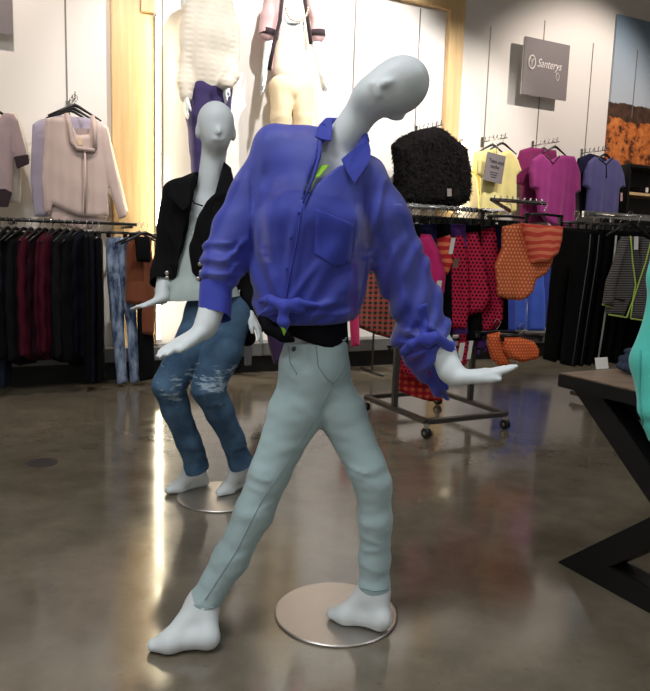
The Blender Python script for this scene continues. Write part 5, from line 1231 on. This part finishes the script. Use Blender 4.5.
# things on the table
pj = F(632, 372, TH + .03)
f = Field((-.24, -.16, -.005), (.24, .16, .11), .007)
for k in range(3): f.cap((-.17 + .01 * k, -.06, .018 + .030 * k), (.17, -.06 + .0, .018 + .030 * k), .016, .016, .006, w=np.array([0, 1., 0]), kf=5.5)
f.displace(wob(.004, 40, 3))
o = link('folded_jeans', f.mesh(1, (0, 0, 0), 'folded_jeans'), denim('folded_denim', (30, 36, 50), (66, 76, 98)), None); o.location = F(640, 372, TH + .004) + U * .10; o.rotation_euler = (0, 0, WA - R(8)); meta(o, 'stack of folded blue denim on the wood table top', 'jeans')
pc = F(602, 369, TH + .001)
o = MB().prism([pc - U * .032 + Vector((0, 0, .001)), pc + U * .032 + Vector((0, 0, .001)), pc + U * .034 - N * .012 + Vector((0, 0, .042)), pc - U * .030 - N * .012 + Vector((0, 0, .042))], N * .003).build('price_card', M_tag, None); meta(o, 'small white price card standing near the far corner of the table', 'card')

# ---------------------------------------------------------------- aqua hoodie on a torso form at the right edge
fy = 1.55; pA_ = P(632, 380, fy); fx = pA_.x + .20; ZH = P(640, 450, fy - .08).z
td = thing('torso_form', 'torso form in an aqua hoodie cut off by the right edge', 'mannequin', (fx, fy, 0))
def TF(px, py, dy=0.0): return P(px, py, fy + dy)
cxp = lambda z, dx=0: Vector((fx + dx, fy, z))
f = Field((fx - .3, fy - .3, .4), (fx + .3, fy + .3, 1.6), .008)
f.cap(cxp(ZH + .08), cxp(ZH + .2), .11, .10, .03, w=np.array([0, 1., 0]), kf=.8); f.cap(cxp(ZH + .2), cxp(ZH + .40), .10, .12, .03, w=np.array([0, 1., 0]), kf=.8); f.cap(cxp(ZH + .46, -.08), cxp(ZH + .46, .08), .05, .05, .05); f.cap(cxp(ZH + .45), cxp(ZH + .60), .052, .045, .03)
sub_mesh(f, 'body', M_skin, td, 2)
MB().tube([cxp(.02), cxp(ZH + .06)], .012, 10).lathe([(.12, 0), (.12, .008), (.012, .014)], (fx, fy, 0), 48).build('stand', M_steel, td)
K_aqua = cloth('aqua_fleece', (88, 200, 186), .8, .3, .05)
f = Field((fx - .42, fy - .36, ZH - .08), (fx + .42, fy + .32, 1.55), .007); wq = np.array([0, 1., 0])
f.chain([(cxp(ZH + .10), .150), (cxp(ZH + .2), .155), (cxp(ZH + .40), .155)], .04, wq, .8); f.cap(cxp(ZH + .47, -.09), cxp(ZH + .47, .09), .07, .07, .06)
for sg in (-1, 1): f.chain([(cxp(ZH + .47, sg * .10), .066), (cxp(ZH + .36, sg * .125), .058), (cxp(ZH + .18, sg * .150), .050), (cxp(ZH + .08, sg * .148) + Vector((0, -.03, 0)), .046), (cxp(ZH + .03, sg * .135) + Vector((0, -.04, 0)), .036)], .014)
f.cap(cxp(ZH + .50) + Vector((0, .03, 0)), cxp(ZH + .56) + Vector((0, .06, 0)), .09, .08, .03); f.cap(cxp(ZH + .52) + Vector((0, -.06, 0)), cxp(ZH + .66) + Vector((0, -.02, 0)), .06, .06, .01, op='cut')
f.displace(lambda x, y, z: wob(.006, 22, 41)(x, y, z) + .004 * np.sin(x * 70 + 2 * np.sin(z * 14)) + .005 * np.exp(-((z - ZH - .055) / .007) ** 2), .03)
hd = sub_mesh(f, 'hoodie', K_aqua, td, 1)
bpy.context.view_layer.update()
strip_on(hd, 'seam', cloth('aqua_seam', (70, 168, 158), .8), hd, curve_pts([(641, 350), (640, 390), (643, 425)], 6), .0025)

# ---------------------------------------------------------------- round floor cover
pc = F(42, 463); o = MB().lathe([(.075, .0005), (.075, .003), (.066, .004), (.001, .004)], pc, 40).build('floor_cover', plain('worn_steel', (84, 80, 80), .4, .5, var=.3, vs=20), None); meta(o, 'round metal cover set in the concrete floor at left', 'cover')
